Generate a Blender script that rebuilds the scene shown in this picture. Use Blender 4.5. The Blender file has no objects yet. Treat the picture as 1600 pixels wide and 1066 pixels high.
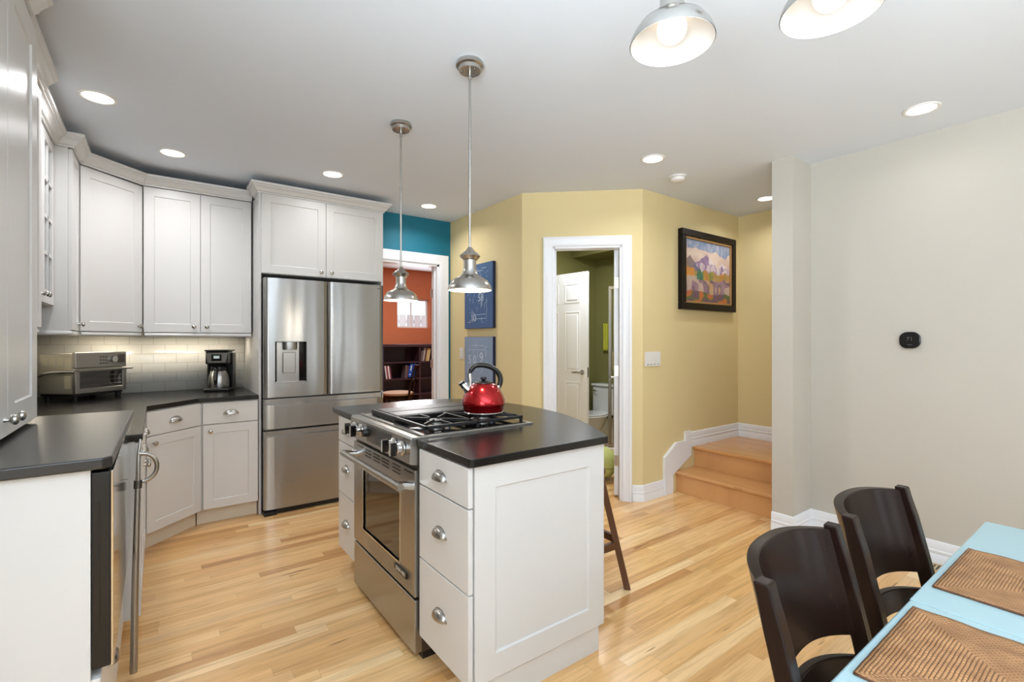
import bpy, bmesh, math, random
from mathutils import Matrix, Vector
random.seed(7)
S = bpy.context.scene
COL = S.collection
PI = math.pi
R = math.radians

# ------------------------------------------------------------------ camera
cam = bpy.data.cameras.new('camera')
cam.sensor_width = 36.0
cam.lens = 750.0 / 1600.0 * 36.0
cam.clip_start = 0.02
camo = bpy.data.objects.new('camera', cam)
COL.objects.link(camo)
camo.location = (0, 0, 1.34)
camo.rotation_euler = (R(90), 0, R(-36.46))
S.camera = camo

# ------------------------------------------------------------------ world, exposure
W = bpy.data.worlds.new('world')
S.world = W
W.use_nodes = True
W.node_tree.nodes['Background'].inputs[0].default_value = (0.90, 0.95, 1.0, 1)
W.node_tree.nodes['Background'].inputs[1].default_value = 1.5
S.view_settings.view_transform = 'Standard'
S.view_settings.look = 'None'
S.view_settings.gamma = 1.0
S.view_settings.use_curve_mapping = False
S.view_settings.exposure = 0.22


def area(name, loc, rot, sx, sy, power, color=(1, 1, 1), shape='RECTANGLE', spread=PI):
    l = bpy.data.lights.new(name, 'AREA')
    l.shape = shape
    l.size = sx
    if shape in ('RECTANGLE', 'ELLIPSE'):
        l.size_y = sy
    l.energy = power
    l.color = color
    l.spread = spread
    o = bpy.data.objects.new(name, l)
    o.location = loc
    o.rotation_euler = rot
    COL.objects.link(o)
    return o


# added fill lights at made-up windows behind and left of the camera
area('rear_bounce_fill', (0.60, -3.12, 1.45), (R(150), 0, R(0)), 1.5, 1.4, 118, (0.80, 0.91, 1.0), spread=R(122))
area('rear_streak_fill', (2.34, -3.12, 1.30), (R(100), 0, R(0)), 0.22, 1.9, 6, (0.84, 0.93, 1.0))  # slim pair added for bright streaks in the refrigerator's reflection
area('rear_streak_fill_two', (3.46, -3.12, 1.30), (R(100), 0, R(0)), 0.22, 1.9, 6, (0.84, 0.93, 1.0))
area('side_bounce_fill', (-0.70, -0.60, 1.50), (R(140), 0, R(-70)), 1.6, 1.2, 66, (0.80, 0.91, 1.0), spread=R(122))  # added side fill, tilted up to bounce off the ceiling
area('side_low_fill', (-0.70, -0.60, 1.50), (R(92), 0, R(-90)), 1.6, 1.2, 30, (0.84, 0.93, 1.0))


# ------------------------------------------------------------------ materials
def lin(c):
    out = []
    for v in c:
        v = v / 255.0
        out.append(v / 12.92 if v <= 0.04045 else ((v + 0.055) / 1.055) ** 2.4)
    return out


def mat(name, rgb, rough=0.5, metal=0.0, var=0.04, scale=6.0, bump=0.0, bscale=60.0, coat=0.0,
        emit=None, estr=0.0, stretch=None, spec=0.5):
    m = bpy.data.materials.new(name)
    m.use_nodes = True
    nt = m.node_tree
    p = nt.nodes['Principled BSDF']
    c = lin(rgb)
    tc = nt.nodes.new('ShaderNodeTexCoord')
    mp = nt.nodes.new('ShaderNodeMapping')
    if stretch:
        mp.inputs['Scale'].default_value = stretch
    nt.links.new(tc.outputs['Object'], mp.inputs[0])
    nz = nt.nodes.new('ShaderNodeTexNoise')
    nz.inputs['Scale'].default_value = scale
    nz.inputs['Detail'].default_value = 4
    nt.links.new(mp.outputs[0], nz.inputs['Vector'])
    mx = nt.nodes.new('ShaderNodeMix')
    mx.data_type = 'RGBA'
    mx.inputs[6].default_value = [max(0, v * (1 - var)) for v in c] + [1]
    mx.inputs[7].default_value = [min(1, v * (1 + var)) for v in c] + [1]
    nt.links.new(nz.outputs['Fac'], mx.inputs[0])
    nt.links.new(mx.outputs[2], p.inputs['Base Color'])
    p.inputs['Roughness'].default_value = rough
    p.inputs['Metallic'].default_value = metal
    p.inputs['Coat Weight'].default_value = coat
    p.inputs['Coat Roughness'].default_value = 0.06
    p.inputs['Specular IOR Level'].default_value = spec
    if bump:
        n2 = nt.nodes.new('ShaderNodeTexNoise')
        n2.inputs['Scale'].default_value = bscale
        nt.links.new(mp.outputs[0], n2.inputs['Vector'])
        b = nt.nodes.new('ShaderNodeBump')
        b.inputs['Strength'].default_value = bump
        b.inputs['Distance'].default_value = 0.01
        nt.links.new(n2.outputs['Fac'], b.inputs['Height'])
        nt.links.new(b.outputs[0], p.inputs['Normal'])
    if emit:
        p.inputs['Emission Color'].default_value = lin(emit) + [1]
        p.inputs['Emission Strength'].default_value = estr
    return m


def math_node(nt, op, a, b=None, c=None):
    n = nt.nodes.new('ShaderNodeMath')
    n.operation = op
    for i, v in enumerate((a, b, c)):
        if v is None:
            continue
        if isinstance(v, (int, float)):
            n.inputs[i].default_value = v
        else:
            nt.links.new(v, n.inputs[i])
    return n.outputs[0]


def wood_planks(name, tints, pw=0.062, pl=0.85, rough=0.28, along='X', gap=True, grain=0.6):
    m = bpy.data.materials.new(name)
    m.use_nodes = True
    nt = m.node_tree
    p = nt.nodes['Principled BSDF']
    tc = nt.nodes.new('ShaderNodeTexCoord')
    sp = nt.nodes.new('ShaderNodeSeparateXYZ')
    nt.links.new(tc.outputs['Object'], sp.inputs[0])
    x, y = sp.outputs[0], sp.outputs[1]
    if along == 'Y':
        x, y = y, x
    ry = math_node(nt, 'DIVIDE', y, pw)
    row = math_node(nt, 'FLOOR', ry)
    wn = nt.nodes.new('ShaderNodeTexWhiteNoise')
    wn.noise_dimensions = '1D'
    nt.links.new(row, wn.inputs['W'])
    off = math_node(nt, 'MULTIPLY', wn.outputs['Value'], 3.7)
    rx = math_node(nt, 'ADD', math_node(nt, 'DIVIDE', x, pl), off)
    ix = math_node(nt, 'FLOOR', rx)
    cb = nt.nodes.new('ShaderNodeCombineXYZ')
    nt.links.new(ix, cb.inputs[0])
    nt.links.new(row, cb.inputs[1])
    w2 = nt.nodes.new('ShaderNodeTexWhiteNoise')
    w2.noise_dimensions = '2D'
    nt.links.new(cb.outputs[0], w2.inputs['Vector'])
    cr = nt.nodes.new('ShaderNodeValToRGB')
    el = cr.color_ramp.elements
    while len(el) < len(tints):
        el.new(0.5)
    for i, t in enumerate(tints):
        el[i].position = i / (len(tints) - 1)
        el[i].color = lin(t) + [1]
    nt.links.new(w2.outputs['Value'], cr.inputs[0])
    # grain along the board, shifted per board
    gv = nt.nodes.new('ShaderNodeCombineXYZ')
    sh = math_node(nt, 'MULTIPLY', w2.outputs['Value'], 37.0)
    nt.links.new(math_node(nt, 'ADD', math_node(nt, 'MULTIPLY', x, 2.2), sh), gv.inputs[0])
    nt.links.new(math_node(nt, 'MULTIPLY', y, 38.0), gv.inputs[1])
    nt.links.new(sh, gv.inputs[2])
    gn = nt.nodes.new('ShaderNodeTexNoise')
    gn.inputs['Scale'].default_value = 1.3
    gn.inputs['Detail'].default_value = 5
    gn.inputs['Distortion'].default_value = 0.7
    nt.links.new(gv.outputs[0], gn.inputs['Vector'])
    gr = nt.nodes.new('ShaderNodeValToRGB')
    gr.color_ramp.elements[0].position = 0.30
    gr.color_ramp.elements[0].color = (0.62, 0.52, 0.42, 1)
    gr.color_ramp.elements[1].position = 0.56
    gr.color_ramp.elements[1].color = (1, 1, 1, 1)
    nt.links.new(gn.outputs['Fac'], gr.inputs[0])
    mg = nt.nodes.new('ShaderNodeMix')
    mg.data_type = 'RGBA'
    mg.blend_type = 'MULTIPLY'
    mg.inputs[0].default_value = grain
    nt.links.new(cr.outputs[0], mg.inputs[6])
    nt.links.new(gr.outputs[0], mg.inputs[7])
    out = mg.outputs[2]
    # sparse dark mineral streaks
    st = nt.nodes.new('ShaderNodeTexNoise')
    st.inputs['Scale'].default_value = 0.9
    st.inputs['Detail'].default_value = 2
    gv2 = nt.nodes.new('ShaderNodeCombineXYZ')
    nt.links.new(math_node(nt, 'ADD', math_node(nt, 'MULTIPLY', x, 3.0), sh), gv2.inputs[0])
    nt.links.new(math_node(nt, 'MULTIPLY', y, 30.0), gv2.inputs[1])
    nt.links.new(gv2.outputs[0], st.inputs['Vector'])
    sr = nt.nodes.new('ShaderNodeValToRGB')
    sr.color_ramp.elements[0].position = 0.262
    sr.color_ramp.elements[0].color = (0.30, 0.20, 0.12, 1)
    sr.color_ramp.elements[1].position = 0.30
    sr.color_ramp.elements[1].color = (1, 1, 1, 1)
    nt.links.new(st.outputs['Fac'], sr.inputs[0])
    ms = nt.nodes.new('ShaderNodeMix')
    ms.data_type = 'RGBA'
    ms.blend_type = 'MULTIPLY'
    ms.inputs[0].default_value = 0.8
    nt.links.new(out, ms.inputs[6])
    nt.links.new(sr.outputs[0], ms.inputs[7])
    out = ms.outputs[2]
    if gap:
        fy = math_node(nt, 'FRACT', ry)
        fx = math_node(nt, 'FRACT', rx)
        gy = math_node(nt, 'LESS_THAN', fy, 0.018)
        gx = math_node(nt, 'LESS_THAN', fx, 0.0018)
        g = math_node(nt, 'MAXIMUM', gy, gx)
        m3 = nt.nodes.new('ShaderNodeMix')
        m3.data_type = 'RGBA'
        nt.links.new(math_node(nt, 'MULTIPLY', g, 0.35), m3.inputs[0])
        nt.links.new(out, m3.inputs[6])
        m3.inputs[7].default_value = (0.20, 0.11, 0.05, 1)
        out = m3.outputs[2]
    nt.links.new(out, p.inputs['Base Color'])
    p.inputs['Roughness'].default_value = rough
    p.inputs['Coat Weight'].default_value = 0.25
    p.inputs['Coat Roughness'].default_value = 0.18
    return m


def paint_mat(name, rough=0.6):
    m = bpy.data.materials.new(name)
    m.use_nodes = True
    nt = m.node_tree
    p = nt.nodes['Principled BSDF']
    a = nt.nodes.new('ShaderNodeVertexColor')
    a.layer_name = 'paint'
    nt.links.new(a.outputs[0], p.inputs['Base Color'])
    nz = nt.nodes.new('ShaderNodeTexNoise')
    nz.inputs['Scale'].default_value = 90
    b = nt.nodes.new('ShaderNodeBump')
    b.inputs['Strength'].default_value = 0.15
    nt.links.new(nz.outputs['Fac'], b.inputs['Height'])
    nt.links.new(b.outputs[0], p.inputs['Normal'])
    p.inputs['Roughness'].default_value = rough
    return m


def glass_mat(name, tint=(0.93, 0.96, 0.97), gloss=0.10, rough=0.03):
    m = bpy.data.materials.new(name)
    m.use_nodes = True
    nt = m.node_tree
    nt.nodes.remove(nt.nodes['Principled BSDF'])
    o = nt.nodes['Material Output']
    t = nt.nodes.new('ShaderNodeBsdfTransparent')
    t.inputs[0].default_value = list(tint) + [1]
    g = nt.nodes.new('ShaderNodeBsdfGlossy')
    g.inputs['Roughness'].default_value = rough
    mx = nt.nodes.new('ShaderNodeMixShader')
    mx.inputs[0].default_value = gloss
    nt.links.new(t.outputs[0], mx.inputs[1])
    nt.links.new(g.outputs[0], mx.inputs[2])
    nt.links.new(mx.outputs[0], o.inputs[0])
    return m


def tile_mat(name):
    m = bpy.data.materials.new(name)
    m.use_nodes = True
    nt = m.node_tree
    p = nt.nodes['Principled BSDF']
    tc = nt.nodes.new('ShaderNodeTexCoord')
    br = nt.nodes.new('ShaderNodeTexBrick')
    br.inputs['Color1'].default_value = lin((226, 224, 217)) + [1]
    br.inputs['Color2'].default_value = lin((221, 219, 212)) + [1]
    br.inputs['Mortar'].default_value = lin((196, 193, 185)) + [1]
    br.inputs['Scale'].default_value = 1.0
    br.inputs['Brick Width'].default_value = 0.152
    br.inputs['Row Height'].default_value = 0.0765
    br.inputs['Mortar Size'].default_value = 0.002
    nt.links.new(tc.outputs['UV'], br.inputs['Vector'])
    nt.links.new(br.outputs['Color'], p.inputs['Base Color'])
    b = nt.nodes.new('ShaderNodeBump')
    b.inputs['Strength'].default_value = 0.5
    b.inputs['Distance'].default_value = 0.004
    b.invert = True
    nt.links.new(br.outputs['Fac'], b.inputs['Height'])
    nt.links.new(b.outputs[0], p.inputs['Normal'])
    p.inputs['Roughness'].default_value = 0.16
    return m


def steel_mat(name, rgb=(186, 184, 180), rough=0.26, vertical=True, wave=0.0):
    m = mat(name, rgb, rough, 1.0, 0.03, 2.0)
    nt = m.node_tree
    p = nt.nodes['Principled BSDF']
    tc = nt.nodes.new('ShaderNodeTexCoord')
    mp = nt.nodes.new('ShaderNodeMapping')
    mp.inputs['Scale'].default_value = (260, 260, 3) if vertical else (3, 3, 260)
    nt.links.new(tc.outputs['Object'], mp.inputs[0])
    nz = nt.nodes.new('ShaderNodeTexNoise')
    nz.inputs['Scale'].default_value = 1.0
    nz.inputs['Detail'].default_value = 2
    nt.links.new(mp.outputs[0], nz.inputs['Vector'])
    b = nt.nodes.new('ShaderNodeBump')
    b.inputs['Strength'].default_value = 0.03
    b.inputs['Distance'].default_value = 0.002
    nt.links.new(nz.outputs['Fac'], b.inputs['Height'])
    last = b
    if wave:
        mp2 = nt.nodes.new('ShaderNodeMapping')
        mp2.inputs['Scale'].default_value = (6.0, 1.0, 0.7)
        nt.links.new(tc.outputs['Object'], mp2.inputs[0])
        n2 = nt.nodes.new('ShaderNodeTexNoise')
        n2.inputs['Scale'].default_value = 1.0
        n2.inputs['Detail'].default_value = 1
        nt.links.new(mp2.outputs[0], n2.inputs['Vector'])
        b2 = nt.nodes.new('ShaderNodeBump')
        b2.inputs['Strength'].default_value = wave
        b2.inputs['Distance'].default_value = 0.05
        nt.links.new(n2.outputs['Fac'], b2.inputs['Height'])
        nt.links.new(b.outputs[0], b2.inputs['Normal'])
        last = b2
    nt.links.new(last.outputs[0], p.inputs['Normal'])
    if vertical:
        tg = nt.nodes.new('ShaderNodeTangent')
        tg.direction_type = 'RADIAL'
        tg.axis = 'Z'
        nt.links.new(tg.outputs[0], p.inputs['Tangent'])
        p.inputs['Anisotropic'].default_value = 0.8
        p.inputs['Anisotropic Rotation'].default_value = 0.25
    return m


def weave_mat(name, hx, hy):
    """woven rattan: rows run round the mat in mitred rectangles"""
    m = bpy.data.materials.new(name)
    m.use_nodes = True
    nt = m.node_tree
    p = nt.nodes['Principled BSDF']
    tc = nt.nodes.new('ShaderNodeTexCoord')
    sp = nt.nodes.new('ShaderNodeSeparateXYZ')
    nt.links.new(tc.outputs['Object'], sp.inputs[0])
    x, y = sp.outputs[0], sp.outputs[1]
    dx = math_node(nt, 'SUBTRACT', hx, math_node(nt, 'ABSOLUTE', x))
    dy = math_node(nt, 'SUBTRACT', hy, math_node(nt, 'ABSOLUTE', y))
    sec = math_node(nt, 'LESS_THAN', dx, dy)
    inv = math_node(nt, 'SUBTRACT', 1.0, sec)
    d = math_node(nt, 'MINIMUM', dx, dy)
    along = math_node(nt, 'ADD', math_node(nt, 'MULTIPLY', y, sec), math_node(nt, 'MULTIPLY', x, inv))
    rowf = math_node(nt, 'DIVIDE', d, 0.006)
    row = math_node(nt, 'FLOOR', rowf)
    ph = math_node(nt, 'MULTIPLY', math_node(nt, 'MODULO', row, 2.0), 0.5)
    s1 = math_node(nt, 'SINE', math_node(nt, 'MULTIPLY', math_node(nt, 'FRACT', rowf), PI))
    s2 = math_node(nt, 'ABSOLUTE', math_node(nt, 'SINE', math_node(nt, 'MULTIPLY', math_node(nt, 'ADD', math_node(nt, 'DIVIDE', along, 0.009), ph), PI)))
    h = math_node(nt, 'MULTIPLY', math_node(nt, 'POWER', s1, 0.6), math_node(nt, 'ADD', math_node(nt, 'MULTIPLY', s2, 0.55), 0.45))
    cr = nt.nodes.new('ShaderNodeValToRGB')
    cr.color_ramp.elements[0].position = 0.15
    cr.color_ramp.elements[0].color = lin((104, 66, 40)) + [1]
    cr.color_ramp.elements[1].position = 0.75
    cr.color_ramp.elements[1].color = lin((192, 144, 96)) + [1]
    nt.links.new(h, cr.inputs[0])
    nz = nt.nodes.new('ShaderNodeTexNoise')
    nz.inputs['Scale'].default_value = 22
    nt.links.new(tc.outputs['Object'], nz.inputs['Vector'])
    nr = nt.nodes.new('ShaderNodeValToRGB')
    nr.color_ramp.elements[0].position = 0.35
    nr.color_ramp.elements[0].color = (0.62, 0.55, 0.5, 1)
    nr.color_ramp.elements[1].position = 0.65
    nr.color_ramp.elements[1].color = (1, 1, 1, 1)
    nt.links.new(nz.outputs['Fac'], nr.inputs[0])
    mx = nt.nodes.new('ShaderNodeMix')
    mx.data_type = 'RGBA'
    mx.blend_type = 'MULTIPLY'
    mx.inputs[0].default_value = 0.8
    nt.links.new(cr.outputs[0], mx.inputs[6])
    nt.links.new(nr.outputs[0], mx.inputs[7])
    nt.links.new(mx.outputs[2], p.inputs['Base Color'])
    b = nt.nodes.new('ShaderNodeBump')
    b.inputs['Strength'].default_value = 0.7
    b.inputs['Distance'].default_value = 0.002
    nt.links.new(h, b.inputs['Height'])
    nt.links.new(b.outputs[0], p.inputs['Normal'])
    p.inputs['Roughness'].default_value = 0.55
    return m


M = {}
M['ceiling'] = mat('ceiling_paint', (221, 227, 235), 0.9, var=0.01)
M['yellow'] = mat('yellow_paint', (224, 205, 154), 0.75, var=0.015)
M['beige'] = mat('greige_paint', (193, 188, 177), 0.75, var=0.015)
M['white_wall'] = mat('white_wall_paint', (225, 222, 215), 0.8, var=0.015)
M['teal'] = mat('teal_paint', (4, 108, 130), 0.6, var=0.02)
M['orange'] = mat('orange_paint', (198, 114, 78), 0.7, var=0.03)
M['green'] = mat('olive_paint', (118, 114, 64), 0.7, var=0.03)
M['trim'] = mat('white_trim_paint', (236, 237, 240), 0.35, var=0.01)
M['cab'] = mat('white_cabinet_paint', (215, 213, 210), 0.32, var=0.008)
M['cab_edge'] = mat('cream_toe_board', (226, 214, 192), 0.5, var=0.02)
M['granite'] = mat('black_stone', (22, 21, 21), 0.24, var=0.35, scale=140, bump=0.02, bscale=300, spec=0.4)
M['honed'] = mat('honed_black_stone', (30, 29, 28), 0.3, var=0.3, scale=140, bump=0.02, bscale=300, spec=0.75)
M['steel'] = steel_mat('brushed_steel', (164, 163, 161), 0.25, True, 0.12)
M['steel_plain'] = steel_mat('satin_steel', (168, 166, 162), 0.3, False)
M['steel_mirror'] = steel_mat('polished_steel_front', (200, 200, 198), 0.08, True)
M['steel_dark'] = mat('dark_steel', (105, 103, 100), 0.35, 1.0)
M['nickel'] = mat('brushed_nickel', (184, 181, 175), 0.26, 1.0, 0.03, 30)
M['chrome'] = mat('chrome', (215, 215, 215), 0.1, 1.0, 0.01)
M['black'] = mat('black_plastic', (14, 14, 15), 0.35)
M['black_gloss'] = mat('black_gloss', (16, 15, 15), 0.06)
M['iron'] = mat('cast_iron', (24, 24, 26), 0.42, 0.2, 0.2, 60, 0.1, 200)
M['griddle'] = mat('black_griddle', (24, 25, 27), 0.42, 0.0, 0.1, 30, spec=0.35)
M['oven_glass'] = mat('oven_glass', (38, 32, 28), 0.04, 0.0, 0.05, spec=1.0)
M['floor'] = wood_planks('oak_floor', [(202, 148, 90), (234, 186, 124), (244, 202, 142), (238, 190, 128), (250, 216, 164), (218, 166, 104), (242, 198, 136), (230, 180, 118)])
M['step_wood'] = wood_planks('oak_steps', [(208, 152, 96), (218, 164, 108), (213, 158, 102)], 0.30, 2.4, 0.25, 'Y', False, 0.3)
M['landing_wood'] = wood_planks('oak_landing', [(205, 146, 86), (216, 160, 100), (212, 152, 92)], 0.075, 1.2, 0.25, 'Y', True, 0.3)
M['dark_wood'] = mat('espresso_wood', (30, 17, 12), 0.26, var=0.4, scale=5, stretch=(12, 12, 1.2), coat=0.0, spec=0.2)
M['stool_wood'] = mat('walnut_stained_wood', (92, 56, 32), 0.35, var=0.25, scale=4, stretch=(20, 20, 2))
M['bookcase'] = mat('mahogany_bookcase', (58, 34, 44), 0.4, var=0.2, scale=4, stretch=(2, 12, 12))
M['tile'] = tile_mat('white_subway_tile')
M['kettle_red'] = mat('red_enamel', (170, 8, 16), 0.2, 0.8, 0.03, coat=0.6)
M['blue_canvas'] = mat('blue_canvas_print', (66, 100, 140), 0.4, var=0.12, scale=3)
M['blue_canvas_pale'] = mat('pale_blue_canvas_print', (134, 156, 180), 0.4, var=0.12, scale=3)
M['blue_edge'] = mat('dark_blue_canvas_edge', (18, 32, 66), 0.5)
M['chalk'] = mat('pale_print_lines', (190, 202, 216), 0.6)
M['paint'] = paint_mat('oil_paint')
M['frame_black'] = mat('black_picture_frame', (20, 13, 10), 0.4, var=0.2, spec=0.25)
M['frame_gold'] = mat('tan_frame_liner', (176, 136, 84), 0.4, 0.3)
M['plate'] = mat('white_switch_plastic', (228, 226, 222), 0.3)
M['grey_mark'] = mat('grey_switch_slot', (150, 146, 138), 0.5)
M['table_blue'] = mat('pale_aqua_table_paint', (162, 189, 193), 0.38, var=0.015)
M['lamp_white'] = mat('white_shade_lining', (206, 203, 201), 0.45)
M['bulb'] = mat('lit_bulb', (255, 250, 240), 0.4, emit=(255, 240, 215), estr=1.6)
M['lens'] = mat('lit_downlight_lens', (255, 252, 245), 0.4, emit=(255, 248, 236), estr=5)
M['ledstrip'] = mat('lit_under_cabinet_strip', (255, 248, 235), 0.4, emit=(255, 238, 205), estr=6)
M['glass'] = glass_mat('clear_glass')
M['shower_glass'] = glass_mat('shower_glass', (0.86, 0.88, 0.84), 0.12)
M['ceramic'] = mat('white_porcelain', (228, 228, 224), 0.12)
M['towel'] = mat('lime_towel', (170, 168, 48), 0.9, bump=0.4, bscale=120)
M['ball'] = mat('pale_lime_rubber', (202, 208, 128), 0.5, var=0.06, scale=8)
M['seat_fabric'] = mat('taupe_fabric', (170, 142, 122), 0.85, bump=0.2, bscale=200)
M['lime_seat'] = mat('cushion_fabric', (196, 200, 120), 0.85, bump=0.2, bscale=200)
M['screen'] = mat('grey_lcd', (190, 205, 205), 0.2, emit=(200, 215, 215), estr=0.25)
M['toaster_side'] = mat('toaster_side_metal', (196, 192, 180), 0.35, 0.8)
M['vent_slot'] = mat('pale_vent_slot', (214, 206, 176), 0.5)
M['register'] = mat('tan_metal_register', (206, 180, 140), 0.4, 0.2)
M['fence'] = mat('pale_fence_boards', (232, 236, 240), 0.8, emit=(196, 214, 226), estr=0.0)
M['ivory'] = mat('ivory_page', (214, 205, 190), 0.7)
M['text_light'] = mat('silver_lettering', (205, 200, 190), 0.35, 0.5)


# ------------------------------------------------------------------ mesh builder
class B:
    def __init__(s):
        s.bm = bmesh.new()

    def quad(s, pts):
        vs = [s.bm.verts.new(p) for p in pts]
        s.bm.faces.new(vs)

    def box(s, x0, y0, z0, x1, y1, z1, T=None):
        P = [(x0, y0, z0), (x1, y0, z0), (x1, y1, z0), (x0, y1, z0), (x0, y0, z1), (x1, y0, z1), (x1, y1, z1), (x0, y1, z1)]
        if T is not None:
            P = [T @ Vector(p) for p in P]
        v = [s.bm.verts.new(p) for p in P]
        for f in ((0, 3, 2, 1), (4, 5, 6, 7), (0, 1, 5, 4), (1, 2, 6, 5), (2, 3, 7, 6), (3, 0, 4, 7)):
            s.bm.faces.new([v[i] for i in f])
        return s

    def prism(s, poly, z0, z1, T=None):
        """poly counter-clockwise in xy"""
        n = len(poly)
        a = [Vector((p[0], p[1], z0)) for p in poly]
        b = [Vector((p[0], p[1], z1)) for p in poly]
        if T is not None:
            a = [T @ p for p in a]
            b = [T @ p for p in b]
        a = [s.bm.verts.new(p) for p in a]
        b = [s.bm.verts.new(p) for p in b]
        s.bm.faces.new(a[::-1])
        s.bm.faces.new(b)
        for i in range(n):
            j = (i + 1) % n
            s.bm.faces.new([a[i], a[j], b[j], b[i]])
        return s

    def lathe(s, prof, n=32, T=None, cap0=False, cap1=False):
        """prof: list of (r, z), about local z"""
        rings = []
        for r, z in prof:
            if r < 1e-6:
                p = Vector((0, 0, z))
                rings.append([s.bm.verts.new(T @ p if T is not None else p)])
            else:
                ring = []
                for i in range(n):
                    a = 2 * PI * i / n
                    p = Vector((r * math.cos(a), r * math.sin(a), z))
                    ring.append(s.bm.verts.new(T @ p if T is not None else p))
                rings.append(ring)
        for k in range(len(rings) - 1):
            A, Bq = rings[k], rings[k + 1]
            if len(A) == 1 and len(Bq) == 1:
                continue
            for i in range(n):
                j = (i + 1) % n
                if len(A) == 1:
                    s.bm.faces.new([A[0], Bq[j], Bq[i]])
                elif len(Bq) == 1:
                    s.bm.faces.new([A[i], A[j], Bq[0]])
                else:
                    s.bm.faces.new([A[i], A[j], Bq[j], Bq[i]])
        if cap0 and len(rings[0]) > 1:
            s.bm.faces.new(rings[0][::-1])
        if cap1 and len(rings[-1]) > 1:
            s.bm.faces.new(rings[-1])
        return s

    def cyl(s, p0, p1, r0, r1=None, n=20):
        p0, p1 = Vector(p0), Vector(p1)
        r1 = r0 if r1 is None else r1
        d = p1 - p0
        T = Matrix.Translation(p0) @ d.to_track_quat('Z', 'Y').to_matrix().to_4x4()
        s.lathe([(r0, 0), (r1, d.length)], n, T, True, True)
        return s

    def tube(s, pts, r, n=12, cap=True):
        pts = [Vector(p) for p in pts]
        rr = r if isinstance(r, (list, tuple)) else [r] * len(pts)
        rings = []
        up = None
        for i, p in enumerate(pts):
            t = (pts[min(i + 1, len(pts) - 1)] - pts[max(i - 1, 0)]).normalized()
            if up is None:
                up = t.orthogonal().normalized()
            up = (up - t * up.dot(t)).normalized()
            sd = t.cross(up)
            rings.append([s.bm.verts.new(p + (up * math.cos(2 * PI * k / n) + sd * math.sin(2 * PI * k / n)) * rr[i]) for k in range(n)])
        for a, b in zip(rings, rings[1:]):
            for k in range(n):
                j = (k + 1) % n
                s.bm.faces.new([a[k], a[j], b[j], b[k]])
        if cap:
            s.bm.faces.new(rings[0][::-1])
            s.bm.faces.new(rings[-1])
        return s

    def sphere(s, c, r, sx=1, sy=1, sz=1, n=24):
        prof = [(r * math.sin(PI * i / 12), -r * math.cos(PI * i / 12)) for i in range(13)]
        prof[0] = (0, -r)
        prof[-1] = (0, r)
        T = Matrix.Translation(Vector(c)) @ Matrix.Diagonal((sx, sy, sz, 1))
        return s.lathe(prof, n, T)

    def sweep(s, path, prof, segs=None, z=0.0):
        """mitred sweep of an (outward, z) profile along a plan path; outward is to the right of travel"""
        P = [Vector((p[0], p[1])) for p in path]
        n = len(P)
        nor = []
        for i in range(n - 1):
            d = (P[i + 1] - P[i]).normalized()
            nor.append(Vector((d.y, -d.x)))
        off = []
        for i in range(n):
            if i == 0:
                off.append(nor[0])
            elif i == n - 1:
                off.append(nor[-1])
            else:
                h = (nor[i - 1] + nor[i])
                h.normalize()
                off.append(h / max(0.2, h.dot(nor[i])))
        for k in (range(n - 1) if segs is None else segs):
            e = (P[k + 1] - P[k]).normalized() * (0.0 if segs is None else 0.0008)
            a = [s.bm.verts.new((P[k].x + off[k].x * o + e.x, P[k].y + off[k].y * o + e.y, z + h)) for o, h in prof]
            b = [s.bm.verts.new((P[k + 1].x + off[k + 1].x * o - e.x, P[k + 1].y + off[k + 1].y * o - e.y, z + h)) for o, h in prof]
            m = len(prof)
            for i in range(m):
                j = (i + 1) % m
                s.bm.faces.new([a[i], b[i], b[j], a[j]])
            s.bm.faces.new(a)
            s.bm.faces.new(b[::-1])
        return s

    def shaker(s, x0, z0, w, h, y=0.0, t=0.02, st=0.062, rec=0.007):
        """framed door with a sunk flat panel, front towards -y"""
        yf, yp = y - t, y - t + rec
        X = (x0, x0 + st, x0 + w - st, x0 + w)
        Z = (z0, z0 + st, z0 + h - st, z0 + h)
        e = 0.003
        v = s.bm.verts.new
        O = [v((X[0], yf, Z[0])), v((X[3], yf, Z[0])), v((X[3], yf, Z[3])), v((X[0], yf, Z[3]))]
        I = [v((X[1], yf, Z[1])), v((X[2], yf, Z[1])), v((X[2], yf, Z[2])), v((X[1], yf, Z[2]))]
        Q = [v((X[1] + e, yp, Z[1] + e)), v((X[2] - e, yp, Z[1] + e)), v((X[2] - e, yp, Z[2] - e)), v((X[1] + e, yp, Z[2] - e))]
        K = [v((X[0], y, Z[0])), v((X[3], y, Z[0])), v((X[3], y, Z[3])), v((X[0], y, Z[3]))]
        f = s.bm.faces.new
        for i in range(4):
            j = (i + 1) % 4
            f([O[i], O[j], I[j], I[i]])
            f([I[i], I[j], Q[j], Q[i]])
            f([K[i], K[j], O[j], O[i]])
        f(Q)
        f(K[::-1])
        return s


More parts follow.
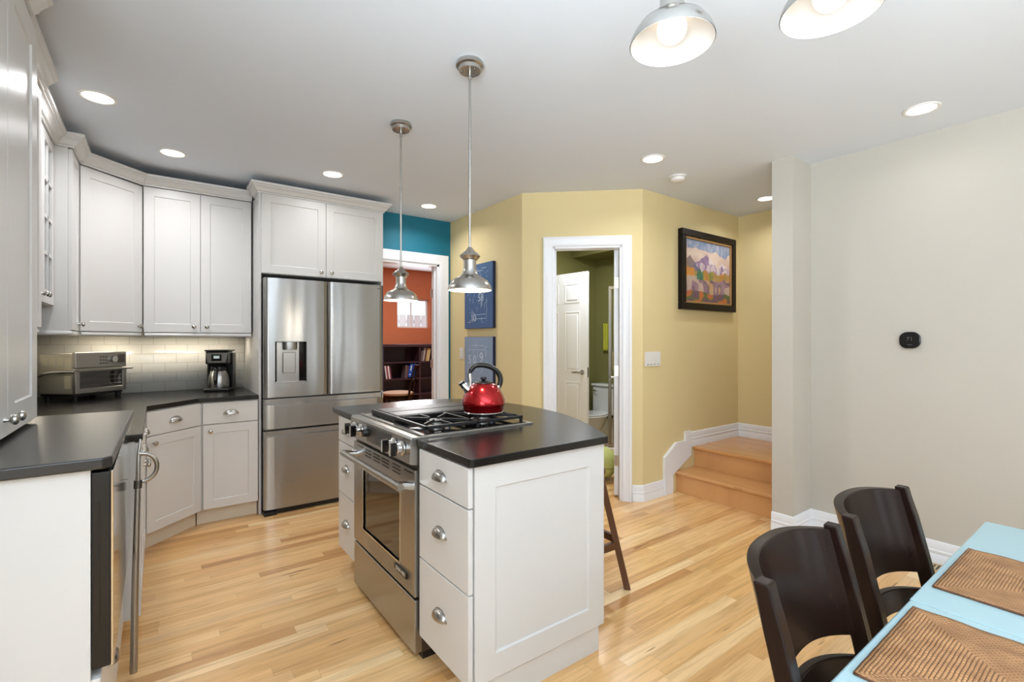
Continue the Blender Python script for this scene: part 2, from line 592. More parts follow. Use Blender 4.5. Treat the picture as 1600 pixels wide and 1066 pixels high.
def obj(name, b, m, parent=None, bevel=0.0, seg=2, loc=None, rz=None, solid=0.0, angle=32, subd=0):
    me = bpy.data.meshes.new(name)
    bmesh.ops.recalc_face_normals(b.bm, faces=b.bm.faces)
    b.bm.to_mesh(me)
    b.bm.free()
    me.materials.append(m)
    me.polygons.foreach_set('use_smooth', [True] * len(me.polygons))
    me.set_sharp_from_angle(angle=R(angle))
    o = bpy.data.objects.new(name, me)
    COL.objects.link(o)
    if parent is not None:
        o.parent = parent
    if loc is not None:
        o.location = loc
    if rz is not None:
        o.rotation_euler = (0, 0, rz)
    if solid:
        q = o.modifiers.new('solid', 'SOLIDIFY')
        q.thickness = solid
        q.offset = 0
    if bevel:
        q = o.modifiers.new('bevel', 'BEVEL')
        q.width = bevel
        q.segments = seg
        q.limit_method = 'ANGLE'
        q.angle_limit = R(35)
        q.harden_normals = True
    if subd:
        q = o.modifiers.new('sub', 'SUBSURF')
        q.levels = subd
        q.render_levels = subd
    return o


def tag(o, label, cat, group=None):
    o['label'] = label
    o['category'] = cat
    if group:
        o['group'] = group
    return o


def thing(name, label, cat, loc=(0, 0, 0), rz=0.0, group=None):
    o = bpy.data.objects.new(name, None)
    o.empty_display_size = 0.1
    COL.objects.link(o)
    o.location = loc
    o.rotation_euler = (0, 0, rz)
    return tag(o, label, cat, group)


def struct(name, b, m, **k):
    o = obj(name, b, m, **k)
    o['kind'] = 'structure'
    return o


def copy_tree(o, parent=None):
    c = o.copy()
    COL.objects.link(c)
    if parent is not None:
        c.parent = parent
    for ch in list(o.children):
        copy_tree(ch, c)
    return c


def text_mesh(b, s, size, T, depth=0.0006):
    """lettering as mesh, in local xy of T"""
    cu = bpy.data.curves.new('t', 'FONT')
    cu.body = s
    cu.size = size
    cu.extrude = depth
    cu.align_x = 'CENTER'
    cu.align_y = 'CENTER'
    cu.resolution_u = 3
    o = bpy.data.objects.new('t', cu)
    me = o.to_mesh()
    vs = [b.bm.verts.new(T @ v.co) for v in me.vertices]
    for p in me.polygons:
        try:
            b.bm.faces.new([vs[i] for i in p.vertices])
        except ValueError:
            pass
    o.to_mesh_clear()
    bpy.data.objects.remove(o)
    bpy.data.curves.remove(cu)


FRONT = Matrix.Rotation(R(90), 4, 'X')      # text / discs laid on a face looking to -y

CZ = 2.61
CT = 0.93

# ================================================================== SETTING
struct('floor', B().box(-0.9, -3.3, -0.06, 5.6, 8.3, 0), M['floor'])
struct('ceiling', B().box(-0.9, -3.3, CZ, 5.6, 8.3, CZ + 0.08), M['ceiling'])
struct('wall_left', B().box(-0.84, -3.3, 0, -0.76, -1.50, CZ).box(-0.84, 0.30, 0, -0.76, 4.95, CZ)
       .box(-0.84, -1.50, 0, -0.76, 0.30, 0.80).box(-0.84, -1.50, 2.20, -0.76, 0.30, CZ), M['white_wall'])
struct('wall_back', B().box(-0.84, 4.87, 0, 1.64, 4.95, CZ), M['white_wall'])
struct('wall_rear', B().box(-0.84, -3.28, 0, -0.20, -3.2, CZ).box(1.4, -3.28, 0, 2.2, -3.2, CZ).box(2.48, -3.28, 0, 3.32, -3.2, CZ).box(3.6, -3.28, 0, 3.9, -3.2, CZ)
       .box(-0.20, -3.28, 0, 1.4, -3.2, 0.7).box(-0.20, -3.28, 2.2, 1.4, -3.2, CZ)
       .box(2.2, -3.28, 0, 2.48, -3.2, 0.3).box(2.2, -3.28, 2.3, 2.48, -3.2, CZ).box(3.32, -3.28, 0, 3.6, -3.2, 0.3).box(3.32, -3.28, 2.3, 3.6, -3.2, CZ), M['beige'])
struct('wall_teal', B().box(1.625, 4.52, 0, 1.74, 4.64, CZ).box(2.385, 4.52, 0, 2.62, 4.64, CZ).box(1.74, 4.52, 2.14, 2.385, 4.64, CZ)
       .box(1.62, 4.64, 0, 1.66, 4.95, CZ), M['teal'])
struct('wall_poster', B().box(2.52, 3.265, 0, 2.62, 4.52, CZ), M['yellow'])
DL = 1.0118
DA = math.atan2(-0.69, 0.74)
s0, s1 = 0.262, 0.842
struct('wall_door', B().box(0, 0, 0, s0, 0.11, CZ).box(s1, 0, 0, DL, 0.11, CZ).box(s0, 0, 2.145, s1, 0.11, CZ), M['yellow'], loc=(2.52, 3.265, 0), rz=DA)
struct('wall_painting', B().box(3.26, 2.575, 0, 4.88, 2.66, CZ), M['yellow'])
struct('wall_alcove', B().box(4.78, 1.3, 0, 4.88, 2.575, CZ), M['yellow'])
struct('wall_right', B().box(3.78, -3.28, 0, 3.88, 1.50, CZ).box(3.50, 1.50, 0, 4.88, 1.64, CZ), M['beige'])
# bathroom
struct('wall_bath_back', B().box(2.62, 4.56, 0, 4.9, 4.62, CZ), M['green'])
struct('wall_bath_side', B().box(4.77, 2.66, 0, 4.88, 4.56, CZ), M['green'])
struct('wall_bath_soffit', B().box(4.34, 2.66, 2.42, 4.77, 4.56, CZ), M['green'])
# office
wy = 8.0
struct('wall_office', B().box(1.0, wy, 0, 3.40, wy + 0.16, CZ).box(4.037, wy, 0, 5.6, wy + 0.16, CZ)
       .box(3.40, wy, 0, 4.037, wy + 0.16, 1.575).box(3.40, wy, 2.107, 4.037, wy + 0.16, CZ), M['orange'])
struct('wall_office_side', B().box(5.2, 4.64, 0, 5.3, wy, CZ), M['orange'])
struct('wall_office_left', B().box(1.0, 4.95, 0, 1.1, wy, CZ).box(1.1, 4.95, 0, 1.64, 5.0, CZ), M['orange'])
w1 = struct('window_1', B().box(3.40, wy + 0.11, 1.575, 3.43, wy + 0.15, 2.107).box(4.007, wy + 0.11, 1.575, 4.037, wy + 0.15, 2.107)
            .box(3.43, wy + 0.11, 1.575, 4.007, wy + 0.15, 1.605).box(3.43, wy + 0.11, 2.077, 4.007, wy + 0.15, 2.107)
            .box(3.70, wy + 0.115, 1.605, 3.72, wy + 0.145, 2.077), M['trim'])
obj('pane', B().box(3.43, wy + 0.128, 1.605, 4.007, wy + 0.132, 2.077), M['glass'], w1)
# unseen window frames made up to go with the rear fill lights
for k, (xa, xb, za, zb) in enumerate(((-0.20, 1.4, 0.7, 2.2), (2.2, 2.48, 0.3, 2.3), (3.32, 3.6, 0.3, 2.3))):
    b = B().box(xa, -3.27, za, xa + 0.03, -3.21, zb).box(xb - 0.03, -3.27, za, xb, -3.21, zb).box(xa, -3.27, za, xb, -3.21, za + 0.04).box(xa, -3.27, zb - 0.04, xb, -3.21, zb)
    if k == 0:
        b.box((xa + xb) / 2 - 0.03, -3.27, za, (xa + xb) / 2 + 0.03, -3.21, zb)
    struct('window_%d' % (k + 2), b, M['trim'])
struct('window_5', B().box(-0.83, -1.50, 0.80, -0.77, -1.44, 2.20).box(-0.83, 0.24, 0.80, -0.77, 0.30, 2.20)
       .box(-0.83, -1.50, 0.80, -0.77, 0.30, 0.86).box(-0.83, -1.50, 2.14, -0.77, 0.30, 2.20).box(-0.83, -0.63, 0.86, -0.77, -0.57, 2.14), M['trim'])  # unseen side window, added where the side fill lights stand

# backsplash tiles, uv in metres
def tile_strip(b, path, z0, z1):
    uv = b.bm.loops.layers.uv.new('UVMap')
    u = 0.0
    for a, c in zip(path, path[1:]):
        L = (Vector(c) - Vector(a)).length
        vs = [b.bm.verts.new(p) for p in ((a[0], a[1], z0), (c[0], c[1], z0), (c[0], c[1], z1), (a[0], a[1], z1))]
        f = b.bm.faces.new(vs)
        for lp, q in zip(f.loops, ((u, 0), (u + L, 0), (u + L, z1 - z0), (u, z1 - z0))):
            lp[uv].uv = q
        u += L
    return b
bs = tile_strip(B(), [(-0.752, 2.70), (-0.752, 4.862), (0.622, 4.862)], CT, 1.42)
struct('backsplash', bs, M['tile'], solid=0.012)

# baseboards
BBP = [(0, 0), (0.016, 0), (0.016, 0.055), (0.013, 0.060), (0.016, 0.066), (0.016, 0.078), (0.011, 0.084), (0.012, 0.118), (0.008, 0.132), (0, 0.136)]
struct('baseboard_right', B().sweep([(3.50, 1.64), (3.50, 1.50), (3.78, 1.50), (3.78, -3.2)][::-1], [(-o, z) for o, z in BBP]), M['trim'])
dv = Vector((0.7314, -0.682))
pc = lambda s_: (2.52 + dv.x * s_, 3.265 + dv.y * s_)
struct('baseboard_yellow', B().sweep([pc(0.925), (3.26, 2.575), (3.545, 2.575)], BBP), M['trim'])
struct('baseboard_poster', B().sweep([(2.52, 4.52), (2.52, 3.265), pc(0.175)], BBP), M['trim'])
struct('baseboard_landing', B().sweep([(3.86, 2.575), (4.78, 2.575), (4.78, 1.64)], BBP, z=0.37), M['trim'])
# stringer skirt plate on the painting wall
T = Matrix.Translation((0, 2.575, 0)) @ FRONT
struct('trim_1', B().prism([(3.54, 0.0), (3.655, 0.0), (3.655, 0.16), (3.93, 0.30), (3.93, 0.52), (3.842, 0.52), (3.842, 0.43), (3.70, 0.43), (3.54, 0.325)], 0, 0.019, T)
       .prism([(3.532, 0.0), (3.552, 0.0), (3.552, 0.32), (3.704, 0.42), (3.85, 0.42), (3.85, 0.438), (3.697, 0.438), (3.532, 0.33)], 0, 0.026, T), M['trim'])
# stairs
st = struct('floor_steps', B().box(3.72, 1.642, 0, 3.99, 2.573, 0.158), M['step_wood'])
obj('tread', B().box(3.692, 1.642, 0.158, 4.0, 2.573, 0.186), M['step_wood'], st, bevel=0.008, seg=3)['kind'] = 'structure'
obj('riser', B().box(4.0, 1.642, 0.158, 4.20, 2.573, 0.345), M['step_wood'], st)['kind'] = 'structure'
obj('landing', B().box(3.972, 1.642, 0.343, 4.778, 2.573, 0.371), M['landing_wood'], st, bevel=0.008, seg=3)['kind'] = 'structure'

# door casings
CAS = [(0, 0), (0.074, 0), (0.074, 0.022), (0.064, 0.026), (0.05, 0.019), (0.022, 0.014), (0.012, 0.016), (0.004, 0.012), (0, 0.008)]


def casing(xa, xb, zt, w=0.078):
    """three mitred boards round an opening, front to -y; outer edge thicker"""
    b = B()
    pr = [(0, 0), (0, 0.010), (0.008, 0.015), (0.030, 0.014), (0.052, 0.020), (0.066, 0.026), (w, 0.024), (w, 0)]
    pts = [(xa, 0), (xa, zt), (xb, zt), (xb, 0)]
    outs = [(-1, 0), (-1, 1), (1, 1), (1, 0)]
    rings = []
    for (x, z), (ox, oz) in zip(pts, outs):
        rings.append([b.bm.verts.new((x + ox * o, -h, z + oz * o)) for o, h in pr])
    for a, c in zip(rings, rings[1:]):
        for i in range(len(pr)):
            j = (i + 1) % len(pr)
            b.bm.faces.new([a[i], c[i], c[j], a[j]])
    b.bm.faces.new(rings[0])
    b.bm.faces.new(rings[-1][::-1])
    return b


struct('trim_2', casing(s0, s1, 2.145), M['trim'], loc=(2.52, 3.265, 0), rz=DA)
struct('trim_3', B().box(s0 - 0.001, 0.0, 0, s0 + 0.018, 0.115, 2.146).box(s1 - 0.018, 0.0, 0, s1 + 0.001, 0.115, 2.146).box(s0, 0.0, 2.127, s1, 0.115, 2.147)
       .box(s0 + 0.018, 0.05, 0, s0 + 0.03, 0.075, 2.12), M['trim'], loc=(2.52, 3.265, 0), rz=DA)
struct('trim_4', casing(1.74, 2.385, 2.14, 0.1), M['trim'], loc=(0, 4.52, 0))
t5 = struct('trim_5', B().box(1.739, 4.52, 0, 1.758, 4.645, 2.141).box(2.362, 4.52, 0, 2.386, 4.645, 2.141).box(1.74, 4.52, 2.122, 2.385, 4.645, 2.142)
            .box(2.35, 4.565, 0, 2.362, 4.60, 2.12), M['trim'])
for hz in (1.85, 1.10, 0.25):
    obj('hinge', B().box(2.355, 4.603, hz - 0.045, 2.363, 4.643, hz + 0.045).cyl((2.356, 4.645, hz - 0.045), (2.356, 4.645, hz + 0.045), 0.006), M['nickel'], t5)
struct('trim_6', casing(2.95, 3.70, 2.14), M['trim'], loc=(0, 4.56, 0))


def six_panel(b, w, h, t):
    """flat slab with six raised panels both sides, hinge edge at x=0, y from 0 to t"""
    b.box(0, 0, 0, w, t, h)
    m = 0.10
    pw = (w - 3 * m) / 2
    for col in range(2):
        xa = m + col * (pw + m)
        for za, zb in ((0.22, 0.86), (0.98, 1.66), (1.76, h - 0.12)):
            for yy, sg in ((0, -1), (t, 1)):
                e = 0.018
                o = [(xa, yy, za), (xa + pw, yy, za), (xa + pw, yy, zb), (xa, yy, zb)]
                q = [(xa + e, yy + sg * -0.0, za + e)]
                b.box(xa, yy - 0.003 if sg < 0 else yy, za, xa + 0.012, yy if sg < 0 else yy + 0.003, zb)
                b.box(xa + pw - 0.012, yy - 0.003 if sg < 0 else yy, za, xa + pw, yy if sg < 0 else yy + 0.003, zb)
                b.box(xa + 0.012, yy - 0.003 if sg < 0 else yy, za, xa + pw - 0.012, yy if sg < 0 else yy + 0.003, za + 0.012)
                b.box(xa + 0.012, yy - 0.003 if sg < 0 else yy, zb - 0.012, xa + pw - 0.012, yy if sg < 0 else yy + 0.003, zb)
                b.box(xa + 0.035, yy - 0.005 if sg < 0 else yy, za + 0.035, xa + pw - 0.035, yy if sg < 0 else yy + 0.005, zb - 0.035)
    return b


def lever(parent, x, z, t, s=1):
    for yy, sg in ((0, -1), (t, 1)):
        b = B()
        b.cyl((x, yy, z), (x, yy + sg * 0.008, z), 0.028)
        b.cyl((x, yy + sg * 0.008, z), (x, yy + sg * 0.05, z), 0.010)
        b.tube([(x, yy + sg * 0.05, z), (x - s * 0.03, yy + sg * 0.053, z + 0.002), (x - s * 0.11, yy + sg * 0.05, z - 0.006)], [0.010, 0.011, 0.008], 10)
        obj('door_handle', b, M['nickel'], parent)


# open door of the bathroom, seen edge-on, hinged on the right jamb
dl = pc(s1 - 0.02)
lv = Vector((0.7325, 0.680)).normalized()
d1 = struct('door_1', six_panel(B(), 0.535, 2.11, 0.036), M['trim'], loc=(dl[0] + 0.095 * 0.682 + 0.0, dl[1] + 0.095 * 0.7314 + 0.0, 0.012), rz=math.atan2(lv.y, lv.x) - R(3.2), bevel=0.002)
lever(d1, 0.475, 0.98, 0.036)
for hz in (1.83, 1.07, 0.30):
    obj('hinge', B().box(-0.003, -0.004, hz - 0.045, 0.002, 0.034, hz + 0.045).cyl((-0.004, -0.006, hz - 0.045), (-0.004, -0.006, hz + 0.045), 0.006), M['nickel'], d1)
# inner six panel door off the bathroom's back wall
a1 = math.atan2(3.78 - 4.53, 3.845 - 3.765)
d2 = struct('door_2', six_panel(B(), 0.74, 2.10, 0.036), M['trim'], loc=(3.755, 4.525, 0.015), rz=a1, bevel=0.002)
lever(d2, 0.675, 0.975, 0.036)
obj('latch_plate', B().box(0.7395, 0.008, 0.92, 0.7412, 0.028, 1.03), M['nickel'], d2)

# ================================================================== KITCHEN CABINETS
def knob(parent, x, z, y=-0.02, m=None):
    T = Matrix.Translation((x, y, z)) @ FRONT
    b = B().lathe([(0.007, 0), (0.0055, 0.006), (0.0055, 0.012), (0.012, 0.017), (0.0155, 0.022), (0.0145, 0.028), (0.008, 0.032), (0, 0.033)], 20, T, cap0=True)
    return obj('knob', b, m or M['nickel'], parent)


def cup_pull(parent, x, z, y=-0.02, a=0.047, c=0.032, d=0.026):
    b = B()
    n, k = 20, 8
    g = []
    for i in range(n + 1):
        th = PI * i / n
        row = []
        for j in range(k + 1):
            ph = (PI * 0.5) * j / k
            sn = math.sin(th) ** 0.75 if 0 < i < n else 0
            row.append(b.bm.verts.new((x + a * math.cos(th), y - 0.001 - d * sn * math.sin(ph), z - c * 0.4 + c * sn * math.cos(ph))))
        g.append(row)
    for i in range(n):
        for j in range(k):
            b.bm.faces.new([g[i][j], g[i + 1][j], g[i + 1][j + 1], g[i][j + 1]])
    bmesh.ops.remove_doubles(b.bm, verts=b.bm.verts, dist=1e-5)
    pl = [(x + (a + 0.005) * math.cos(PI * i / 16), y - 0.0, z - c * 0.4 - 0.003 + (c + 0.007) * math.sin(PI * i / 16)) for i in range(17)]
    f = [b.bm.verts.new(p) for p in pl]
    r = [b.bm.verts.new((p[0], p[1] - 0.002, p[2])) for p in pl]
    b.bm.faces.new(f)
    b.bm.faces.new(r)
    for i in range(17):
        j = (i + 1) % 17
        b.bm.faces.new([f[i], f[j], r[j], r[i]])
    return obj('cup_pull', b, M['nickel'], parent)


def door(parent, x, z, w, h, kx=None, kz=None, st=0.062, name='door'):
    d = obj(name, B().shaker(x, z, w, h, st=st), M['cab'], parent, bevel=0.0015)
    if kx is not None:
        knob(d, kx, kz)
    return d


def slab(parent, x, z, w, h, px=None, pz=None):
    d = obj('drawer', B().box(x, -0.02, z, x + w, 0, z + h), M['cab'], parent, bevel=0.003)
    cup_pull(d, x + w / 2 if px is None else px, z + h / 2 if pz is None else pz)
    return d


# world fronts of the wall units
FX, FY = -0.40, 4.417          # face planes of the upper units (doors stand 2 cm proud)
ZB, ZT = 1.401, 2.470
CROWN = [(0, 0), (0.010, 0), (0.010, 0.010), (0.020, 0.016), (0.026, 0.030), (0.040, 0.046), (0.046, 0.048), (0.046, 0.056), (0.058, 0.060), (0.060, 0.076), (0, 0.076)]
LRAIL = [(0, 0), (0.004, 0), (0.012, -0.012), (0.012, -0.020), (0.004, -0.028), (-0.012, -0.028), (-0.012, 0)]
# plan path of the crown along the corner run: glass unit, return, side unit, diagonal, back pair
dgx = -0.083
ZH = 2.498
pA = [(-0.478, 3.10), (-0.478, 3.797), (-0.40, 3.797), (-0.40, 4.10), (dgx, FY - 0.02), (0.617, FY - 0.02)]


def local(path, t):
    """world plan points into the frame of thing t"""
    inv = (Matrix.Translation(t.location) @ Matrix.Rotation(t.rotation_euler.z, 4, 'Z')).inverted()
    return [tuple((inv @ Vector((p[0], p[1], 0)))[:2]) for p in path]


# tall hutch unit standing on the raised counter, nearest the camera on the left
hx, hy0, hy1, hz0 = -0.382, 1.55, 2.505, 1.052
t = thing('hutch_cabinet', 'tall white cabinet on the raised black counter at the left edge', 'cabinet', (hx, hy0, hz0), R(90))
hw = hy1 - hy0
obj('body', B().box(0, 0.0, 0.0, hw, 0.376, ZH - hz0), M['cab'], t, bevel=0.002)
hm = 0.515
dr = obj('door', B().shaker(hm, 0.004, hw - hm - 0.003, ZH - hz0 - 0.008, st=0.088), M['cab'], t, bevel=0.0015)
knob(dr, hm + 0.044, 0.055)
dr = obj('door', B().shaker(0.003, 0.004, hm - 0.007, ZH - hz0 - 0.008, st=0.088), M['cab'], t, bevel=0.0015)
knob(dr, hm - 0.048, 0.055)
obj('crown', B().sweep([(0, -0.02), (hw - 0.11, -0.02)], CROWN, z=ZH - hz0), M['cab'], t)

# narrow upper unit between hutch and glass unit
t = thing('upper_cabinet', 'white upper cabinet just past the tall left-hand cabinet, mostly hidden by it', 'cabinet', (-0.452, 2.512, ZB), R(90))
w = 3.09 - 2.512
obj('body', B().box(0, 0, 0, w, 0.305, ZH - ZB), M['cab'], t, bevel=0.002)
door(t, 0.003, 0.003, w - 0.006, ZH - ZB - 0.006, 0.04, 0.04)
obj('crown', B().sweep([(0, -0.02), (w - 0.01, -0.02)], CROWN, z=ZH - ZB), M['cab'], t)
obj('light_rail', B().sweep([(0, 0.0), (w, 0.0)], LRAIL), M['cab'], t)

# glass fronted unit
gz = 1.540
t = thing('glass_cabinet', 'white upper cabinet with small-paned glass doors on the left wall', 'cabinet', (-0.498, 3.10, gz), R(90))
w = 0.694
gh = ZT - gz
obj('body', B().box(0, 0.20, 0, w, 0.245, gh).box(0, 0, 0, 0.018, 0.20, gh).box(w - 0.018, 0, 0, w, 0.20, gh).box(0, 0, 0, w, 0.20, 0.018).box(0, 0, gh - 0.02, w, 0.20, gh)
    .box(0.018, 0.02, gh * 0.36, w - 0.018, 0.20, gh * 0.36 + 0.016).box(0.018, 0.02, gh * 0.68, w - 0.018, 0.20, gh * 0.68 + 0.016), M['cab'], t)
for k in range(2):
    x0 = 0.003 + k * w / 2
    ww = w / 2 - 0.006
    b = B()
    b.box(x0, -0.02, 0.003, x0 + 0.055, 0, gh - 0.003).box(x0 + ww - 0.055, -0.02, 0.003, x0 + ww, 0, gh - 0.003)
    b.box(x0 + 0.055, -0.02, 0.003, x0 + ww - 0.055, 0, 0.075).box(x0 + 0.055, -0.02, gh - 0.06, x0 + ww - 0.055, 0, gh - 0.003)
    d = obj('door', b, M['cab'], t, bevel=0.002)
    b = B().box(x0 + ww / 2 - 0.009, -0.018, 0.075, x0 + ww / 2 + 0.009, -0.004, gh - 0.06)
    for q in range(1, 4):
        zz = 0.075 + (gh - 0.135) * q / 4
        b.box(x0 + 0.055, -0.018, zz - 0.009, x0 + ww - 0.055, -0.004, zz + 0.009)
    obj('muntin', b, M['cab'], d)
    obj('pane', B().box(x0 + 0.05, -0.010, 0.07, x0 + ww - 0.05, -0.007, gh - 0.055), M['glass'], d)
    knob(d, x0 + (ww - 0.028 if k == 0 else 0.028), 0.045)
pl = local(pA, t)
obj('crown', B().sweep(pl, CROWN, [0], z=ZT - gz), M['cab'], t)

# side unit, returning forward of the glass unit
t = thing('side_cabinet', 'narrow white upper cabinet facing right, left of the diagonal corner cabinet', 'cabinet', (-0.42, 3.797, ZB), R(90))
w = 0.295
obj('body', B().box(0, 0, 0, w, 0.326, ZT - ZB), M['cab'], t, bevel=0.002)
door(t, 0.004, 0.004, w - 0.008, ZT - ZB - 0.008, w - 0.035, 0.045, 0.05)
pl = local(pA, t)
obj('crown', B().sweep(pl, CROWN, [1, 2], z=ZT - ZB), M['cab'], t)
obj('light_rail', B().sweep([(0, 0.3), (0, -0.008), (w - 0.006, -0.008)], LRAIL), M['cab'], t)

# diagonal corner unit
x0d, y0d = -0.40 + 0.001, 4.10
Ld = math.hypot(dgx - x0d, FY - y0d)
ad = math.atan2(FY - y0d, dgx - x0d)
t = thing('corner_cabinet', 'diagonal white corner upper cabinet above the toaster oven', 'cabinet', (x0d, y0d, ZB), ad)
ins = 0.014
poly = local([(x0d - 0.02, y0d + 0.002), (dgx - 0.002, FY + 0.02), (dgx - 0.002, 4.85), (-0.745, 4.85), (-0.745, y0d + 0.002)], t)
poly = [(p[0], max(p[1], 0.021)) if i < 2 else p for i, p in enumerate(poly)]
obj('body', B().prism(poly, 0, ZT - ZB), M['cab'], t)
d = obj('door', B().shaker(0.006, 0.004, Ld - 0.012, ZT - ZB - 0.008, y=0.02), M['cab'], t, bevel=0.0015)
knob(d, Ld - 0.04, 0.045, y=0.0)
pl = local(pA, t)
obj('crown', B().sweep(pl, CROWN, [3], z=ZT - ZB), M['cab'], t)
obj('light_rail', B().sweep([(0.012, 0.012), (Ld - 0.012, 0.012)], LRAIL), M['cab'], t)

# two door upper on the back wall
t = thing('double_upper_cabinet', 'white two-door upper cabinet above the coffee maker', 'cabinet', (dgx, FY, ZB), 0)
w = 0.617 - dgx
obj('body', B().box(0, 0, 0, w, 0.44, ZT - ZB), M['cab'], t, bevel=0.002)
door(t, 0.003, 0.004, w / 2 - 0.0045, ZT - ZB - 0.008, w / 2 - 0.042, 0.048)
door(t, w / 2 + 0.0015, 0.004, w / 2 - 0.0045, ZT - ZB - 0.008, w / 2 + 0.042, 0.048)
pl = local(pA, t)
obj('crown', B().sweep(pl, CROWN, [4], z=ZT - ZB), M['cab'], t)
obj('light_rail', B().sweep([(0.008, -0.008), (w - 0.004, -0.008)], LRAIL), M['cab'], t)

# fridge surround with two doors over it
t = thing('fridge_cabinet', 'white two-door cabinet with side panels built around the refrigerator', 'cabinet', (0.628, 4.135, 0), 0)
w = 1.622 - 0.628
obj('side_panel', B().box(0, 0, 0, 0.018, 0.735, 2.485), M['cab'], t, bevel=0.001)
obj('side_panel', B().box(w - 0.018, 0, 0, w, 0.735, 2.485), M['cab'], t, bevel=0.001)
obj('body', B().box(0.018, 0, 1.865, w - 0.018, 0.72, 2.485), M['cab'], t)
dw = (w - 0.036) / 2
door(t, 0.018, 1.868, dw - 0.0015, 0.612, 0.018 + dw - 0.042, 1.905)
door(t, 0.018 + dw + 0.0015, 1.868, dw - 0.0015, 0.612, 0.018 + dw + 0.042, 1.905)
obj('crown', B().sweep([(0, 0.19), (0, -0.002), (w, -0.002), (w, 0.38)], CROWN, z=2.484), M['cab'], t)

# under cabinet strip lights
def strip_light(label, x0, y0, x1, y1, power):
    t = thing('strip_light', label, 'light', ((x0 + x1) / 2, (y0 + y1) / 2, ZB - 0.001), math.atan2(y1 - y0, x1 - x0), 'under-cabinet strip lights')
    L = math.hypot(x1 - x0, y1 - y0)
    obj('housing', B().box(-L / 2, -0.022, -0.014, L / 2, 0.022, 0), M['plate'], t, bevel=0.003)
    obj('diffuser', B().box(-L / 2 + 0.01, -0.016, -0.018, L / 2 - 0.01, 0.016, -0.014), M['ledstrip'], t)
    a = area('strip_glow', ((x0 + x1) / 2, (y0 + y1) / 2, ZB - 0.022), (0, 0, math.atan2(y1 - y0, x1 - x0)), L, 0.03, power, (1.0, 0.90, 0.74))
strip_light('lit strip light under the two-door upper cabinet over the coffee maker', 0.0, 4.68, 0.56, 4.68, 1.3)
strip_light('lit strip light under the diagonal corner cabinet over the toaster oven', -0.46, 4.45, -0.24, 4.67, 2.0)
strip_light('lit strip light under the left wall upper cabinets', -0.60, 3.92, -0.60, 4.08, 0.9)

# ------------------------------------------------------------------ base units
BZ0, BZ1 = 0.115, 0.898
# base pair: back unit
t = thing('base_cabinet', 'white base cabinet with one drawer and one door beside the refrigerator', 'cabinet', (0.252, 4.125, 0), 0)
w = 0.622 - 0.252
obj('body', B().box(0, 0, BZ0, w, 0.73, BZ1), M['cab'], t)
obj('toe_kick', B().box(-0.0215, 0.055, 0, w, 0.075, BZ0 - 0.001), M['cab_edge'], t)
slab(t, 0.011, 0.735, w - 0.015, 0.155)
door(t, 0.013, 0.12, w - 0.017, 0.610, 0.057, 0.685)
# diagonal base
bx0, by0, bx1, by1 = -0.075, 3.805, 0.247, 4.122
Lb = math.hypot(bx1 - bx0, by1 - by0)
ab = math.atan2(by1 - by0, bx1 - bx0)
t = thing('corner_base_cabinet', 'diagonal white base cabinet with a drawer over a door under the corner counter', 'cabinet', (bx0, by0, 0), ab)
poly = local([(bx0, by0), (bx1, by1), (bx1, 4.85), (-0.745, 4.85), (-0.745, by0)], t)
poly[0] = (0, 0.0)
poly[1] = (Lb, 0.0)
obj('body', B().prism(poly, BZ0, BZ1), M['cab'], t)
obj('toe_kick', B().box(-0.020, 0.055, 0, Lb + 0.0215, 0.075, BZ0 - 0.001), M['cab_edge'], t)
slab(t, 0.011, 0.735, Lb - 0.022, 0.155)
door(t, 0.011, 0.12, Lb - 0.022, 0.610, 0.055, 0.685)
# left run base between the raised unit and the corner
t = thing('drawer_base_cabinet', 'white base cabinet on the left wall between the steel appliance and the corner', 'cabinet', (-0.079, 2.69, 0), R(90))
w = 3.79 - 2.69
obj('body', B().box(0, 0, BZ0, w, 0.66, BZ1), M['cab'], t)
obj('toe_kick', B().box(0, 0.055, 0, w - 0.05, 0.075, BZ0 - 0.001), M['cab_edge'], t)
for k in range(2):
    x0 = 0.004 + k * w / 2
    slab(t, x0, 0.735, w / 2 - 0.008, 0.155)
    door(t, x0, 0.12, w / 2 - 0.008, 0.610, x0 + (w / 2 - 0.05 if k == 0 else 0.05), 0.685)
# worktop
ctop = [(-0.752, 2.675), (-0.052, 2.675), (-0.052, 3.795), (0.238, 4.09), (0.622, 4.09), (0.622, 4.855), (-0.752, 4.855)]
o = obj('countertop', B().prism(ctop, CT - 0.032, CT), M['granite'], bevel=0.005, seg=3)
tag(o, 'black stone worktop running round the kitchen corner under the toaster oven and coffee maker', 'countertop')

# raised end unit with the steel fronted appliance
RY0, RY1, RX, RZ = 1.635, 2.655, -0.138, 1.04
t = thing('raised_base_cabinet', 'white end cabinet under the raised black counter at the lower left', 'cabinet', (RX, RY0, 0), R(90))
w = RY1 - RY0
obj('end_panel', B().box(0, 0, 0, 0.02, 0.612, RZ - 0.031), M['cab'], t, bevel=0.001)
obj('body', B().box(0.02, 0.02, 0.0, w, 0.612, 0.47).box(0.02, 0.55, 0.47, w, 0.612, RZ - 0.031).box(w - 0.03, 0.02, 0.47, w, 0.55, RZ - 0.031), M['cab'], t)
d = obj('drawer', B().box(0.002, -0.02, 0.12, w - 0.004, 0.02, 0.465), M['cab'], t, bevel=0.003)
cup_pull(d, 0.28, 0.38)
o = obj('raised_countertop', B().prism([(-0.752, 1.615), (-0.112, 1.615), (-0.094, 1.633), (-0.083, RY1 + 0.008), (-0.752, RY1 + 0.008)], RZ - 0.03, RZ), M['honed'], bevel=0.005, seg=3)
tag(o, 'black stone slab on the raised end cabinet at left, carrying the tall white cabinet', 'countertop')
